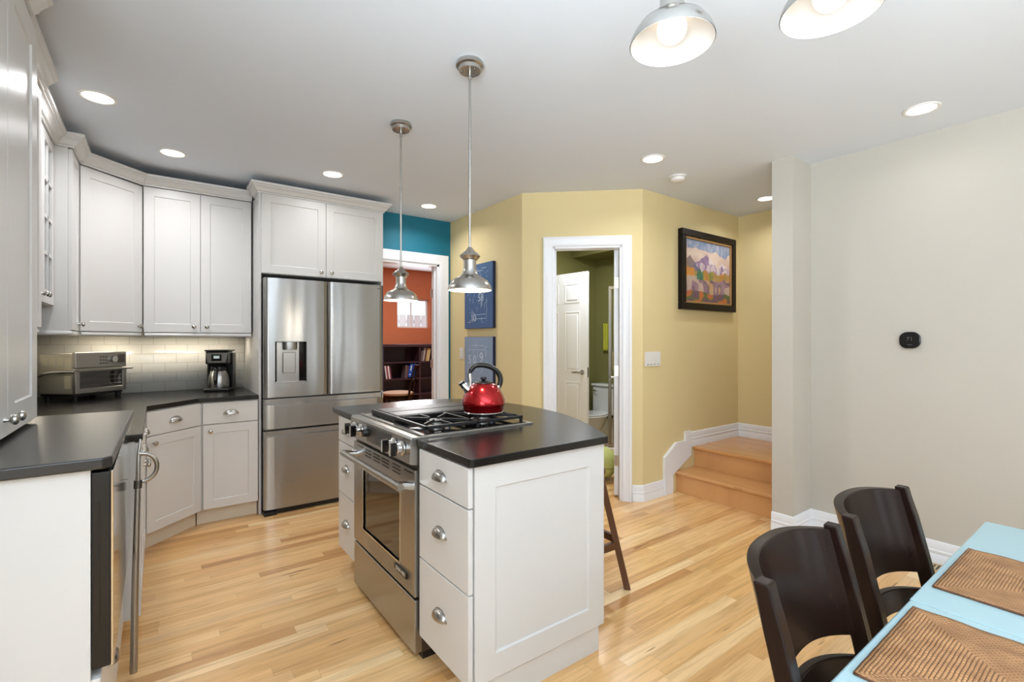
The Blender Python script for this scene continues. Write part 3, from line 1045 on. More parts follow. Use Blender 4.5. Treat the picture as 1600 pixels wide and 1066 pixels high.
t = thing('built_in_appliance', 'built-in appliance with a polished steel front and black edge below the raised counter', 'appliance', (RX, RY0 + 0.002, 0.485), R(90))
aw = RY1 - RY0 - 0.04
obj('body', B().box(0.03, 0.002, 0, aw, 0.53, 0.515), M['black'], t)
obj('door_core', B().box(0.0, -0.040, 0.005, aw, -0.001, 0.515), M['black'], t, bevel=0.003)
obj('gasket', B().box(-0.002, -0.018, 0.10, 0.002, -0.003, 0.44), M['black'], t, bevel=0.001)
obj('front_panel', B().box(0.0, -0.0455, 0.004, aw, -0.040, 0.516), M['steel_mirror'], t, bevel=0.001)
# slim metal pole standing against the appliance
t = thing('metal_pole', 'slim grey metal pole with a collar and looped handle standing beside the steel appliance', 'pole', (-0.067, 2.50, 0), 0)
obj('shaft', B().tube([(-0.010, -0.03, 0.0), (-0.006, -0.012, 0.35), (0.002, 0.02, 0.735)], [0.013, 0.0125, 0.010], 14), M['steel_plain'], t)
obj('collar', B().cyl((0.002, 0.02, 0.730), (0.003, 0.022, 0.762), 0.0145), M['steel_dark'], t)
lp = []
for i in range(21):
    a = -PI * 0.5 + PI * 1.0 * i / 20
    lp.append((0.016 + 0.050 * math.cos(a), 0.03 - 0.004 * i / 20, 0.812 + 0.058 * math.sin(a)))
lp = [(0.003, 0.022, 0.752)] + lp + [(0.004, 0.026, 0.874)]
obj('loop_handle', B().tube(lp, 0.0085, 12), M['steel_plain'], t)
obj('grip', B().tube([(0.003, 0.022, 0.762), (0.004, 0.026, 0.87), (0.010, 0.04, 0.93)], [0.008, 0.007, 0.004], 10), M['steel_plain'], t)

# ------------------------------------------------------------------ refrigerator
t = thing('refrigerator', 'stainless french-door refrigerator with water dispenser and two bottom drawers', 'refrigerator', (0.652, 4.05, 0), 0)
fw = 0.945
obj('body', B().box(0.002, 0.075, 0.035, fw - 0.002, 0.78, 1.81), M['steel_dark'], t, bevel=0.004)
obj('base_grille', B().box(0.01, 0.03, 0.004, fw - 0.01, 0.60, 0.035), M['black'], t)
obj('foot', B().box(0.0, 0.0, 0.0, 0.09, 0.06, 0.028), M['black'], t, bevel=0.004)
obj('foot', B().box(fw - 0.09, 0.0, 0.0, fw, 0.06, 0.028), M['black'], t, bevel=0.004)


def bowed(x0, x1, z0, z1, hole=None, bow=0.010, yb=0.07):
    """slightly convex door front with optional rectangular hole"""
    b = B()
    nx = 24
    xs = [x0 + (x1 - x0) * i / nx for i in range(nx + 1)]
    zs = [z0, z1]
    if hole:
        xs = sorted([x for x in xs if min(abs(x - hole[0]), abs(x - hole[1])) > 0.004] + [hole[0], hole[1]])
        zs = [z0, hole[2], hole[3], z1]

    def yy(x):
        q = (x - x0) / (x1 - x0) * 2 - 1
        return bow * (abs(q) ** 2.4) + (0.012 * max(0, (abs(q) - 0.955) / 0.045) ** 2)
    gr = [[b.bm.verts.new((x, yy(x), z)) for z in zs] for x in xs]
    bk = [[b.bm.verts.new((x, yb, z)) for z in zs] for x in xs]
    for i in range(len(xs) - 1):
        for j in range(len(zs) - 1):
            if hole and j == 1 and xs[i] >= hole[0] - 1e-6 and xs[i + 1] <= hole[1] + 1e-6:
                continue
            b.bm.faces.new([gr[i][j], gr[i + 1][j], gr[i + 1][j + 1], gr[i][j + 1]])
            b.bm.faces.new([bk[i][j], bk[i][j + 1], bk[i + 1][j + 1], bk[i + 1][j]])
        b.bm.faces.new([gr[i][0], bk[i][0], bk[i + 1][0], gr[i + 1][0]])
        b.bm.faces.new([gr[i][-1], gr[i + 1][-1], bk[i + 1][-1], bk[i][-1]])
    for j in range(len(zs) - 1):
        b.bm.faces.new([gr[0][j], gr[0][j + 1], bk[0][j + 1], bk[0][j]])
        b.bm.faces.new([gr[-1][j], bk[-1][j], bk[-1][j + 1], gr[-1][j + 1]])
    return b


H0 = (0.077, 0.305, 1.012, 1.336)
dL = obj('door', bowed(0.0, 0.470, 0.905, 1.826, H0), M['steel'], t)
obj('door', bowed(0.477, fw, 0.905, 1.826), M['steel'], t)
x0, x1, z0, z1 = H0
obj('dispenser_recess', B().box(x0, 0.055, z0, x1, 0.066, z1).box(x0 - 0.004, 0.004, z0 - 0.003, x1 + 0.004, 0.06, z0 + 0.006), M['steel_plain'], dL)
obj('dispenser_liner', B().box(x0, 0.006, z0, x0 + 0.003, 0.056, z1).box(x1 - 0.003, 0.006, z0, x1, 0.056, z1).box(x0, 0.006, z1 - 0.004, x1, 0.056, z1)
    .box(x1 - 0.045, 0.050, z0 + 0.01, x1 - 0.003, 0.056, z1 - 0.004).box(x0, 0.050, z0 + 0.01, x0 + 0.020, 0.056, z1 - 0.004), M['black_gloss'], dL)
obj('dispenser_nozzle', B().lathe([(0.050, 0.0), (0.052, 0.02), (0.052, 0.062)], 24, Matrix.Translation(((x0 + x1) / 2, 0.035, z1 - 0.064)) @ Matrix.Diagonal((1, 0.55, 1, 1)), True, True), M['steel_plain'], dL)
obj('dispenser_paddle', B().box(x0 + 0.062, 0.042, z0 + 0.075, x1 - 0.072, 0.055, z1 - 0.085), M['steel_plain'], dL, bevel=0.006)
obj('emblem', B().box(0.855, -0.001 + 0.006, 1.792, 0.915, 0.008, 1.798), M['steel_dark'], t)
for z0, z1 in ((0.662, 0.893), (0.045, 0.645)):
    d = obj('drawer', bowed(0.0, fw, z0, z1 - 0.045), M['steel'], t)
    obj('pocket_handle', B().box(0.012, 0.024, z1 - 0.046, fw - 0.012, 0.07, z1 - 0.002).box(0.0, 0.012, z1 - 0.05, 0.012, 0.07, z1 - 0.002).box(fw - 0.012, 0.012, z1 - 0.05, fw, 0.07, z1 - 0.002), M['steel'], d, bevel=0.003)

# ------------------------------------------------------------------ island
IX, IY = 0.895, 1.44
iw = 0.395
t = thing('island_drawer_cabinet', 'white three-drawer island cabinet with a framed end panel, right of the range', 'cabinet', (IX, IY + iw, 0), R(-90))
# local x runs towards -Y (camera side); local y into +X
obj('body', B().box(0, 0, 0.115, iw - 0.02, 0.66, BZ1), M['cab'], t)
T = Matrix.Translation((iw, 0.005, 0)) @ Matrix.Rotation(R(90), 4, 'Z')
b = B().shaker(0.0, 0.113, 0.66, BZ1 - 0.113, st=0.09, rec=0.008)
bmesh.ops.transform(b.bm, matrix=Matrix.Translation((iw - 0.0, 0.006, 0)) @ Matrix.Rotation(R(90), 4, 'Z'), verts=b.bm.verts)
bmesh.ops.translate(b.bm, vec=(-0.02, 0, 0), verts=b.bm.verts)
obj('end_panel', b, M['cab'], t, bevel=0.0015)
obj('toe_kick', B().box(0.02, 0.075, 0, iw - 0.012, 0.645, 0.115), M['cab'], t)
for z0, z1 in ((0.118, 0.440), (0.446, 0.744), (0.750, 0.893)):
    d = obj('drawer', B().box(0.003, -0.02, z0, iw - 0.002, 0, z1), M['cab'], t, bevel=0.0025)
    cup_pull(d, 0.188, (z0 + z1) / 2 + (0.0 if z1 > 0.8 else 0.01))
t = thing('island_far_cabinet', 'white island drawer cabinet left of the range, mostly hidden behind the oven', 'cabinet', (IX, 2.935, 0), R(-90))
jw = 2.935 - 2.615
obj('body', B().box(0, 0, 0.115, jw, 0.66, BZ1), M['cab'], t)
obj('toe_kick', B().box(0.0, 0.075, 0, jw - 0.01, 0.645, 0.115), M['cab'], t)
for z0, z1 in ((0.118, 0.440), (0.446, 0.744), (0.750, 0.893)):
    d = obj('drawer', B().box(0.002, -0.02, z0, jw - 0.003, 0, z1), M['cab'], t, bevel=0.0025)
    cup_pull(d, 0.155, (z0 + z1) / 2 + (0.0 if z1 > 0.8 else 0.01))
obj('back_panel', B().box(0, 0.670, 0.115, 2.935 - 1.475, 0.684, BZ1), M['cab'], t)
# island worktop with curved far side and a notch for the range
ry0, ry1 = 1.842, 2.610
cx0 = 0.870
arc = [(1.560, 1.415), (1.668, 1.595), (1.792, 1.858), (1.858, 2.084), (1.884, 2.319), (1.874, 2.537), (1.825, 2.765), (1.742, 2.93), (1.60, 3.035), (1.44, 3.075)]


def smooth(pts, k=4):
    out = []
    n = len(pts)
    for i in range(n - 1):
        p0, p1, p2, p3 = [Vector(pts[min(max(i + q, 0), n - 1)]) for q in (-1, 0, 1, 2)]
        for j in range(k):
            u = j / k
            out.append(tuple(0.5 * ((2 * p1) + (p2 - p0) * u + (2 * p0 - 5 * p1 + 4 * p2 - p3) * u * u + (3 * p1 - p0 - 3 * p2 + p3) * u ** 3)))
    out.append(pts[-1])
    return out


isl = [(cx0 + 0.012, 1.415)] + smooth(arc) + [(cx0 + 0.02, 3.06), (cx0, 3.04), (cx0, ry1), (1.497, ry1), (1.497, ry0), (cx0, ry0), (cx0, 1.427)]
o = obj('island_countertop', B().prism(isl, CT - 0.031, CT), M['granite'], bevel=0.004, seg=3)
tag(o, 'black stone island worktop with a curved far edge around the range', 'countertop')

# ------------------------------------------------------------------ range
rw = ry1 - ry0 - 0.006
t = thing('range', 'stainless slide-in gas range with front knobs set in the island', 'range', (0.86, ry1 - 0.003, 0), R(-90))
# local: x 0 = left end (far), rw = right end (near); y=0 door face plane; -y towards the aisle
obj('body', B().box(0.004, 0.03, 0.03, rw - 0.004, 0.63, 0.925), M['steel_dark'], t)
obj('foot', B().box(0.02, 0.06, 0.0, 0.06, 0.10, 0.03), M['black'], t)
obj('foot', B().box(rw - 0.05, 0.04, 0.0, rw - 0.004, 0.30, 0.03), M['black'], t)
obj('drawer', B().box(0.0, 0.0, 0.035, rw, 0.035, 0.258), M['steel_plain'], t, bevel=0.004)
# oven door with a window opening
wx0, wx1, wz0, wz1 = 0.145, 0.610, 0.365, 0.672
b = B()
zT = 0.800
xs, zs = [0, wx0, wx1, rw], [0.272, wz0, wz1, zT]
for i in range(3):
    for j in range(3):
        if i == 1 and j == 1:
            continue
        b.box(xs[i], 0, zs[j], xs[i + 1], 0.035, zs[j + 1])
bmesh.ops.remove_doubles(b.bm, verts=b.bm.verts, dist=1e-5)
od = obj('oven_door', b, M['steel_plain'], t)
obj('window_glass', B().box(wx0, 0.006, wz0, wx1, 0.02, wz1), M['oven_glass'], od)
obj('window_trim', B().box(wx0 - 0.006, -0.002, wz0 - 0.006, wx0, 0.01, wz1 + 0.006).box(wx1, -0.002, wz0 - 0.006, wx1 + 0.006, 0.01, wz1 + 0.006)
    .box(wx0, -0.002, wz0 - 0.006, wx1, 0.01, wz0).box(wx0, -0.002, wz1, wx1, 0.01, wz1 + 0.006), M['chrome'], od)
b = B()
for k, xs_ in enumerate((0.06, 0.17, 0.29, 0.40, 0.53, 0.66)):
    rows = (0,) if k in (0, 5) else (0, 1, 2)
    for r_ in rows:
        b.box(xs_, -0.001, 0.782 - r_ * 0.016, xs_ + 0.085, 0.0, 0.788 - r_ * 0.016)
obj('vent_grille', b, M['black'], od)
hb = B().cyl((0.0, -0.062, 0.742), (rw, -0.062, 0.742), 0.0145, n=24)
od_h = obj('handle', hb, M['steel_plain'], od)
for xx in (0.022, rw - 0.022):
    obj('handle_mount', B().tube([(xx, -0.062, 0.742), (xx, -0.035, 0.740), (xx, 0.0, 0.732)], [0.018, 0.019, 0.022], 16), M['chrome'], od_h)
bd = obj('badge', B().box(rw - 0.205, -0.004, 0.318, rw - 0.075, 0.0, 0.346), M['black_gloss'], od, bevel=0.001)
b = B()
text_mesh(b, 'JENN-AIR', 0.023, Matrix.Translation((rw - 0.14, -0.0045, 0.332)) @ FRONT)
obj('lettering', b, M['text_light'], bd)
# sloped control fascia
T = Matrix.Rotation(R(90), 4, 'Y') @ Matrix.Rotation(R(90), 4, 'Z')
prof = [(-0.022, 0.828), (0.04, 0.812), (0.04, 0.938), (-0.010, 0.940), (-0.018, 0.932)]


def extrude_x(b, prof, x0, x1):
    a = [b.bm.verts.new((x0, p[0], p[1])) for p in prof]
    c = [b.bm.verts.new((x1, p[0], p[1])) for p in prof]
    n = len(prof)
    b.bm.faces.new(a)
    b.bm.faces.new(c[::-1])
    for i in range(n):
        j = (i + 1) % n
        b.bm.faces.new([a[i], c[i], c[j], a[j]])
    return b


cp = obj('control_panel', extrude_x(B(), prof, 0.0, rw), M['steel_plain'], t, bevel=0.003)
fy = lambda z: -0.022 + (z - 0.828) * 0.004 / 0.104
obj('display', B().box(0.262, -0.0245, 0.845, 0.565, -0.018, 0.925), M['steel_dark'], cp, bevel=0.001)
obj('display_glass', B().box(0.40, -0.0255, 0.850, 0.545, -0.022, 0.920), M['black_gloss'], cp, bevel=0.001)
for kx in (0.085, 0.175, 0.600, 0.690):
    Tk = Matrix.Translation((kx, -0.022, 0.884)) @ FRONT
    k = obj('knob', B().lathe([(0.031, 0), (0.031, 0.006), (0.026, 0.010), (0.023, 0.012), (0.022, 0.026), (0.018, 0.030), (0, 0.031)], 28, Tk, True), M['chrome'], cp)
    obj('knob_grip', B().box(kx - 0.0065, -0.078, 0.856, kx + 0.0065, -0.050, 0.912), M['black_gloss'], k, bevel=0.003)
    obj('grip_face', B().box(kx - 0.0065, -0.080, 0.858, kx + 0.0065, -0.0775, 0.910), M['chrome'], k, bevel=0.001)
obj('knob', B().cyl((0.268, -0.024, 0.886), (0.268, -0.046, 0.886), 0.021, 0.018), M['black'], cp)
# cooktop
obj('cooktop', B().box(0.0, 0.035, 0.925, rw, 0.632, 0.940), M['steel_plain'], t, bevel=0.003)
obj('front_rim', B().box(0.005, 0.030, 0.938, rw - 0.004, 0.048, 0.946), M['steel_plain'], t, bevel=0.003)
gd = obj('griddle_cover', B().box(0.055, 0.075, 0.940, 0.375, 0.595, 0.968), M['griddle'], t, bevel=0.006)
obj('griddle_panel', B().box(0.075, 0.095, 0.967, 0.215, 0.575, 0.971).box(0.228, 0.095, 0.967, 0.355, 0.575, 0.971), M['griddle'], gd, bevel=0.002)
obj('burner_pan', B().box(0.385, 0.065, 0.9395, 0.745, 0.60, 0.943), M['black_gloss'], t)
for by in (0.20, 0.46):
    bb = obj('burner', B().lathe([(0.056, 0.943), (0.056, 0.950), (0.044, 0.953), (0.044, 0.960), (0.03, 0.963), (0, 0.963)], 28, Matrix.Translation((0.565, by, 0))), M['steel_plain'], t)
    obj('burner_cap', B().cyl((0.565, by, 0.961), (0.565, by, 0.969), 0.036), M['iron'], bb)
b = B()
gz0, gz1 = 0.960, 0.974
gx0, gx1, gy0, gy1 = 0.390, 0.738, 0.062, 0.588
b.box(gx0, gy0, gz0, gx1, gy0 + 0.014, gz1).box(gx0, gy1 - 0.014, gz0, gx1, gy1, gz1)
b.box(gx0, gy0, gz0, gx0 + 0.014, gy1, gz1).box(gx1 - 0.014, gy0, gz0, gx1, gy1, gz1)
b.box(gx0, 0.322, gz0, gx1, 0.336, gz1)
for by in (0.20, 0.46):
    for a in range(4):
        an = PI / 4 + a * PI / 2
        Tm = Matrix.Translation((0.565, by, 0)) @ Matrix.Rotation(an, 4, 'Z')
        L = 0.165 if True else 0.1
        b.box(0.030, -0.005, gz0 + 0.002, L, 0.005, gz1 + 0.003, Tm)
    Tm = Matrix.Translation((0.565, by, 0))
    b.box(-0.172, -0.005, gz0, -0.06, 0.005, gz1, Tm).box(0.06, -0.005, gz0, 0.172, 0.005, gz1, Tm)
for (px_, py_) in ((gx0, gy0), (gx1 - 0.014, gy0), (gx0, gy1 - 0.014), (gx1 - 0.014, gy1 - 0.014), (gx1 - 0.014, 0.322), (gx0, 0.322)):
    b.box(px_, py_, 0.943, px_ + 0.014, py_ + 0.014, gz0)
obj('grate', b, M['iron'], t, bevel=0.003)

# kettle on the grate
t = thing('kettle', 'shiny red kettle with black arched handle on the gas grate', 'kettle', (1.325, 2.035, 0.9775), R(158))
t.scale = (1.07, 1.07, 1.0)
obj('base_ring', B().lathe([(0, 0), (0.090, 0), (0.093, 0.006), (0.090, 0.010), (0, 0.010)], 40), M['chrome'], t)
prof = [(0.090, 0.008), (0.094, 0.020), (0.097, 0.036), (0.100, 0.040), (0.103, 0.050), (0.101, 0.066), (0.094, 0.088), (0.082, 0.112), (0.068, 0.132), (0.054, 0.145), (0.046, 0.150), (0.0, 0.152)]
obj('body', B().lathe(prof, 48), M['kettle_red'], t)
ld = obj('lid', B().lathe([(0.045, 0.150), (0.044, 0.155), (0.030, 0.160), (0.0, 0.162)], 32), M['black'], t)
obj('lid_knob', B().lathe([(0.007, 0.160), (0.009, 0.166), (0.016, 0.172), (0.014, 0.180), (0, 0.183)], 20), M['black'], ld)
sp_ = obj('spout', B().tube([(0.066, 0, 0.112), (0.088, 0, 0.132), (0.103, 0, 0.150)], [0.022, 0.017, 0.014], 18), M['chrome'], t)
obj('spout_cap', B().tube([(0.100, 0, 0.147), (0.108, 0, 0.156)], [0.0155, 0.0155], 18), M['black'], sp_)
hp = [(-0.072, 0, 0.126), (-0.082, 0, 0.160), (-0.074, 0, 0.195), (-0.048, 0, 0.223), (-0.010, 0, 0.238), (0.028, 0, 0.240), (0.052, 0, 0.228), (0.064, 0, 0.205), (0.066, 0, 0.180), (0.062, 0, 0.140)]
hp = [(p[0], 0, p[2]) for p in smooth([(q[0], q[2]) for q in hp], 5) for p in [(p[0], 0, p[1])]]
nh = len(hp)
obj('handle', B().tube(hp, [0.0125 if i < nh * 0.72 else 0.008 for i in range(nh)], 14), M['black'], t)
obj('handle_bracket', B().tube([(0.062, 0, 0.135), (0.066, 0, 0.185), (0.066, 0, 0.200)], 0.0095, 12).tube([(-0.068, 0, 0.118), (-0.074, 0, 0.135)], 0.013, 12), M['chrome'], t)

# ------------------------------------------------------------------ toaster oven
t = thing('toaster_oven', 'steel toaster oven with vented side in the counter corner', 'toaster oven', (-0.444, 4.352, CT + 0.0005), R(45))
tw, td, th = 0.365, 0.30, 0.335
obj('body', B().box(0.004, 0.02, 0.042, tw - 0.004, td, th - 0.012), M['toaster_side'], t, bevel=0.012)
obj('base_skirt', B().box(0.008, 0.03, 0.030, tw - 0.008, td - 0.01, 0.045), M['black'], t)
for fx, fy_ in ((0.03, 0.04), (tw - 0.03, 0.04), (0.03, td - 0.04), (tw - 0.03, td - 0.04)):
    obj('foot', B().cyl((fx, fy_, 0), (fx, fy_, 0.032), 0.016, 0.020), M['black'], t)
obj('control_panel', B().box(0, 0.0, 0.222, tw, 0.03, th - 0.004), M['steel_plain'], t, bevel=0.006)
cpn = t.children[-1]
b = B()
for r_ in range(3):
    for c_ in range(3):
        b.box(0.165 + c_ * 0.020, -0.0015, 0.248 + r_ * 0.022, 0.177 + c_ * 0.020, 0.001, 0.256 + r_ * 0.022)
obj('mode_icons', b, M['steel_dark'], cpn)
obj('dial', B().cyl((0.262, 0, 0.278), (0.262, -0.018, 0.278), 0.024, 0.021, 28), M['chrome'], cpn)
obj('display', B().box(0.298, -0.0015, 0.250, 0.350, 0.001, 0.312), M['steel_dark'], cpn)
b = B()
b.box(0, 0, 0.05, 0.03, 0.025, 0.212).box(tw - 0.03, 0, 0.05, tw, 0.025, 0.212).box(0.03, 0, 0.05, tw - 0.03, 0.025, 0.082).box(0.03, 0, 0.195, tw - 0.03, 0.025, 0.212)
dd = obj('door', b, M['steel_plain'], t, bevel=0.003)
obj('window_glass', B().box(0.03, 0.008, 0.082, tw - 0.03, 0.014, 0.195), M['oven_glass'], dd)
b = B()
for q in range(3):
    b.cyl((0.035, 0.004, 0.105 + q * 0.030), (tw - 0.035, 0.004, 0.105 + q * 0.030), 0.0012, n=6)
obj('rack_wire', b, M['steel_dark'], dd)
obj('handle', B().box(-0.004, -0.045, 0.203, tw + 0.012, -0.028, 0.217).box(0.01, -0.03, 0.204, 0.03, 0.0, 0.214).box(tw - 0.03, -0.03, 0.204, tw - 0.01, 0.0, 0.214), M['steel_plain'], dd, bevel=0.005)
obj('side_lever', B().tube([(0.0, 0.005, 0.20), (-0.018, 0.06, 0.202), (-0.03, 0.14, 0.198), (-0.03, 0.22, 0.185), (-0.02, 0.27, 0.165)], [0.012, 0.013, 0.011, 0.009, 0.006], 12), M['chrome'], t)
b = B()
for c_ in range(4):
    n_ = 6 if c_ == 0 else 4
    for r_ in range(n_):
        y_ = 0.045 + c_ * 0.062
        b.box(0.0025, y_, 0.285 - r_ * 0.013, 0.006, y_ + 0.042, 0.290 - r_ * 0.013)
for r_ in range(7):
    b.box(0.0025, 0.045, 0.165 - r_ * 0.013, 0.006, 0.092, 0.170 - r_ * 0.013)
obj('vent_grille', b, M['vent_slot'], t)

# ------------------------------------------------------------------ coffee maker
t = thing('coffee_maker', 'black and steel coffee maker with clock display beside the refrigerator panel', 'coffee maker', (0.418, 4.635, CT + 0.0005), R(-19))
obj('base', B().box(-0.090, -0.115, 0, 0.090, 0.10, 0.026), M['black'], t, bevel=0.008)
obj('base_trim', B().box(-0.084, -0.119, 0.016, 0.084, -0.113, 0.024), M['chrome'], t, bevel=0.001)
obj('tower', B().box(-0.090, 0.052, 0.026, 0.090, 0.10, 0.30).box(-0.094, 0.0, 0.026, -0.082, 0.10, 0.31).box(0.082, 0.0, 0.026, 0.094, 0.10, 0.31), M['black'], t, bevel=0.004)
obj('brew_head', B().box(-0.081, -0.098, 0.222, 0.081, 0.06, 0.325), M['black'], t, bevel=0.008)
b = B()
pr_ = [(-0.064, 0.232), (0.064, 0.232), (0.078, 0.314), (-0.078, 0.314)]
b.prism(pr_, 0.098, 0.104, FRONT)
fp = obj('face_plate', b, M['steel_plain'], t, bevel=0.002)
obj('display_panel', B().box(-0.036, -0.107, 0.248, 0.036, -0.103, 0.300), M['black_gloss'], fp, bevel=0.002)
obj('display', B().box(-0.020, -0.1085, 0.268, 0.022, -0.106, 0.290), M['screen'], fp)
obj('lid', B().box(-0.090, -0.096, 0.325, 0.090, 0.098, 0.338), M['black'], t, bevel=0.006)
ca = R(-19)
c = thing('carafe', 'steel thermal carafe standing inside the coffee maker', 'carafe', (0.418 + 0.035 * math.sin(ca), 4.635 - 0.035 * math.cos(ca), CT + 0.0275), ca)
obj('body', B().lathe([(0, 0), (0.074, 0), (0.077, 0.008), (0.077, 0.050), (0.072, 0.095), (0.060, 0.132), (0.054, 0.140)], 40), M['steel'], c)
obj('lid', B().lathe([(0.055, 0.139), (0.057, 0.146), (0.056, 0.170), (0.044, 0.182), (0, 0.184)], 32), M['black'], c)
hh = obj('handle', B().tube([(0, -0.058, 0.160), (0, -0.092, 0.156), (0, -0.104, 0.120), (0, -0.102, 0.060), (0, -0.094, 0.030)], [0.012, 0.013, 0.013, 0.012, 0.010], 12), M['black'], c)
obj('handle_inlay', B().box(-0.007, -0.1185, 0.065, 0.007, -0.111, 0.140), M['chrome'], hh, bevel=0.002)

# ================================================================== LIGHTS IN THE CEILING
def pendant(label, x, y, z, rim=0.1, sc=1.0, power=14, group=None, swap=False):
    t = thing('pendant_lamp', label, 'pendant lamp', (x, y, z), 0, group)
    k = sc
    H = CZ - z
    obj('canopy', B().lathe([(0, H), (0.060, H), (0.063, H - 0.008), (0.063, H - 0.020), (0.052, H - 0.024), (0.050, H - 0.040), (0.0, H - 0.043)], 36), M['nickel'], t)
    cs = B()
    for a in (0.6, 2.7, 4.8):
        cs.cyl((0.035 * math.cos(a), 0.035 * math.sin(a), H - 0.048), (0.035 * math.cos(a), 0.035 * math.sin(a), H - 0.040), 0.004, n=10)
    obj('canopy_screw', cs, M['steel_dark'], t)
    rd = B().cyl((0, 0, 0.19 * k), (0, 0, H - 0.040), 0.0055, n=12)
    if H > 0.6:
        rd.cyl((0, 0, H * 0.62), (0, 0, H * 0.62 + 0.02), 0.0068, n=12)
    rd.cyl((0, 0, H - 0.075), (0, 0, H - 0.042), 0.0085, n=12)
    obj('rod', rd, M['nickel'], t)
    pr = [(1.0, 0), (0.985, 0.010), (0.93, 0.024), (0.80, 0.044), (0.62, 0.056), (0.45, 0.063), (0.37, 0.072), (0.33, 0.084), (0.30, 0.094)]
    sh = obj('shade', B().lathe([(rim * r_, zz * k) for r_, zz in pr] + [(0.029 * k, 0.100 * k), (0.029 * k, 0.140 * k)], 48), M['nickel'], t)
    obj('collar', B().lathe([(0.029 * k, 0.136 * k), (0.036 * k, 0.138 * k), (0.048 * k, 0.154 * k), (0.046 * k, 0.158 * k), (0.030 * k, 0.172 * k), (0.020 * k, 0.180 * k), (0.009 * k, 0.196 * k), (0, 0.198 * k)], 36), M['nickel'], t)
    obj('shade_lining', B().lathe([(rim * r_ * 0.985, zz * k - 0.0012) for r_, zz in pr[:7]] + [(rim * 0.2, 0.072 * k), (0, 0.073 * k)], 48), M['lamp_white'], t)
    obj('bulb', B().sphere((0, 0, 0.036 * k), 0.036 * k), M['bulb'], t)
    l = bpy.data.lights.new('pendant_glow', 'POINT')
    l.energy = power
    l.color = (1.0, 0.87, 0.68)
    l.shadow_soft_size = 0.03
    lo = bpy.data.objects.new('pendant_glow', l)
    lo.location = (x, y, z - 0.004)
    COL.objects.link(lo)
    return t


pendant('brushed nickel pendant lamp hanging over the range end nearest the kettle', 1.147, 1.876, 1.572, power=3.2, group='island pendants')
pendant('brushed nickel pendant lamp hanging over the far end of the island, before the doorway', 1.144, 2.640, 1.577, power=3.2, group='island pendants')
pendant('brushed nickel pendant lamp at top right of the room, showing its whole white lining', 1.112, 0.782, 2.14, rim=0.11, sc=1.08, power=0.08, group='dining pendants')
pendant('brushed nickel pendant lamp cut off by the top of the picture, nearest the camera', 1.31, 0.475, 2.14, rim=0.11, sc=1.08, power=0.08, group='dining pendants')

DLS = [
    (-0.249, 3.290, 'recessed ceiling light above the left wall cabinets, leftmost of all'),
    (0.083, 3.965, 'recessed ceiling light before the diagonal corner cabinet'),
    (1.072, 3.745, 'recessed ceiling light in front of the cabinet over the refrigerator'),
    (2.053, 4.095, 'recessed ceiling light in front of the teal wall'),
    (2.775, 2.105, 'recessed ceiling light before the bathroom door, beside the smoke detector'),
    (4.356, 2.091, 'recessed ceiling light over the stair landing, half hidden by the wall end'),
    (3.360, 0.780, 'recessed ceiling light near the right wall above the thermostat'),
]
for x, y, lab in DLS:
    t = thing('recessed_light', lab, 'ceiling light', (x, y, CZ), 0, 'recessed ceiling lights')
    obj('trim_ring', B().lathe([(0.082, 0), (0.082, -0.004), (0.076, -0.007), (0.066, -0.005), (0.064, 0)], 40), M['plate'], t)
    obj('lens', B().lathe([(0, -0.0035), (0.066, -0.0035), (0.066, -0.0005), (0, -0.0005)], 36), M['lens'], t)
    area('downlight', (x, y, CZ - 0.012), (0, 0, 0), 0.13, 0.13, ((2.4 if 1 < x < 1.5 else 4.6) if y > 3 else 4.6) if x < 3 else (0.9 if y < 1 else 3.5), (0.97, 0.97, 1.0), 'DISK', R(150))
t = thing('smoke_detector', 'round white smoke detector on the ceiling near the bathroom door', 'smoke detector', (3.230, 2.218, CZ), 0)
obj('base', B().lathe([(0, 0), (0.066, 0), (0.066, -0.010), (0.060, -0.012), (0, -0.012)], 36), M['plate'], t)
obj('cover', B().lathe([(0.054, -0.012), (0.056, -0.018), (0.050, -0.034), (0.034, -0.042), (0, -0.043)], 36), M['plate'], t)

# ================================================================== WALL THINGS
def put_on_wall(name, label, cat, loc, rz, group=None):
    return thing(name, label, cat, loc, rz, group)


# mountain painting: colours laid on a fine grid of the canvas
PW, PH = 0.905, 0.725


def hsh(i, j, s=0):
    return random.Random(i * 9176 + j * 131 + s * 77).random()


def vnoise(x, y, s=0):
    i, j = math.floor(x), math.floor(y)
    fx, fy_ = x - i, y - j
    fx, fy_ = fx * fx * (3 - 2 * fx), fy_ * fy_ * (3 - 2 * fy_)
    a = hsh(i, j, s) * (1 - fx) + hsh(i + 1, j, s) * fx
    b_ = hsh(i, j + 1, s) * (1 - fx) + hsh(i + 1, j + 1, s) * fx
    return a * (1 - fy_) + b_ * fy_


def mixc(a, b_, k):
    return tuple(a[i] * (1 - k) + b_[i] * k for i in range(3))


def peak(u, cx, h, wl, wr, base):
    d = (u - cx)
    return base + h * max(0, 1 - (abs(d) / (wl if d < 0 else wr)))


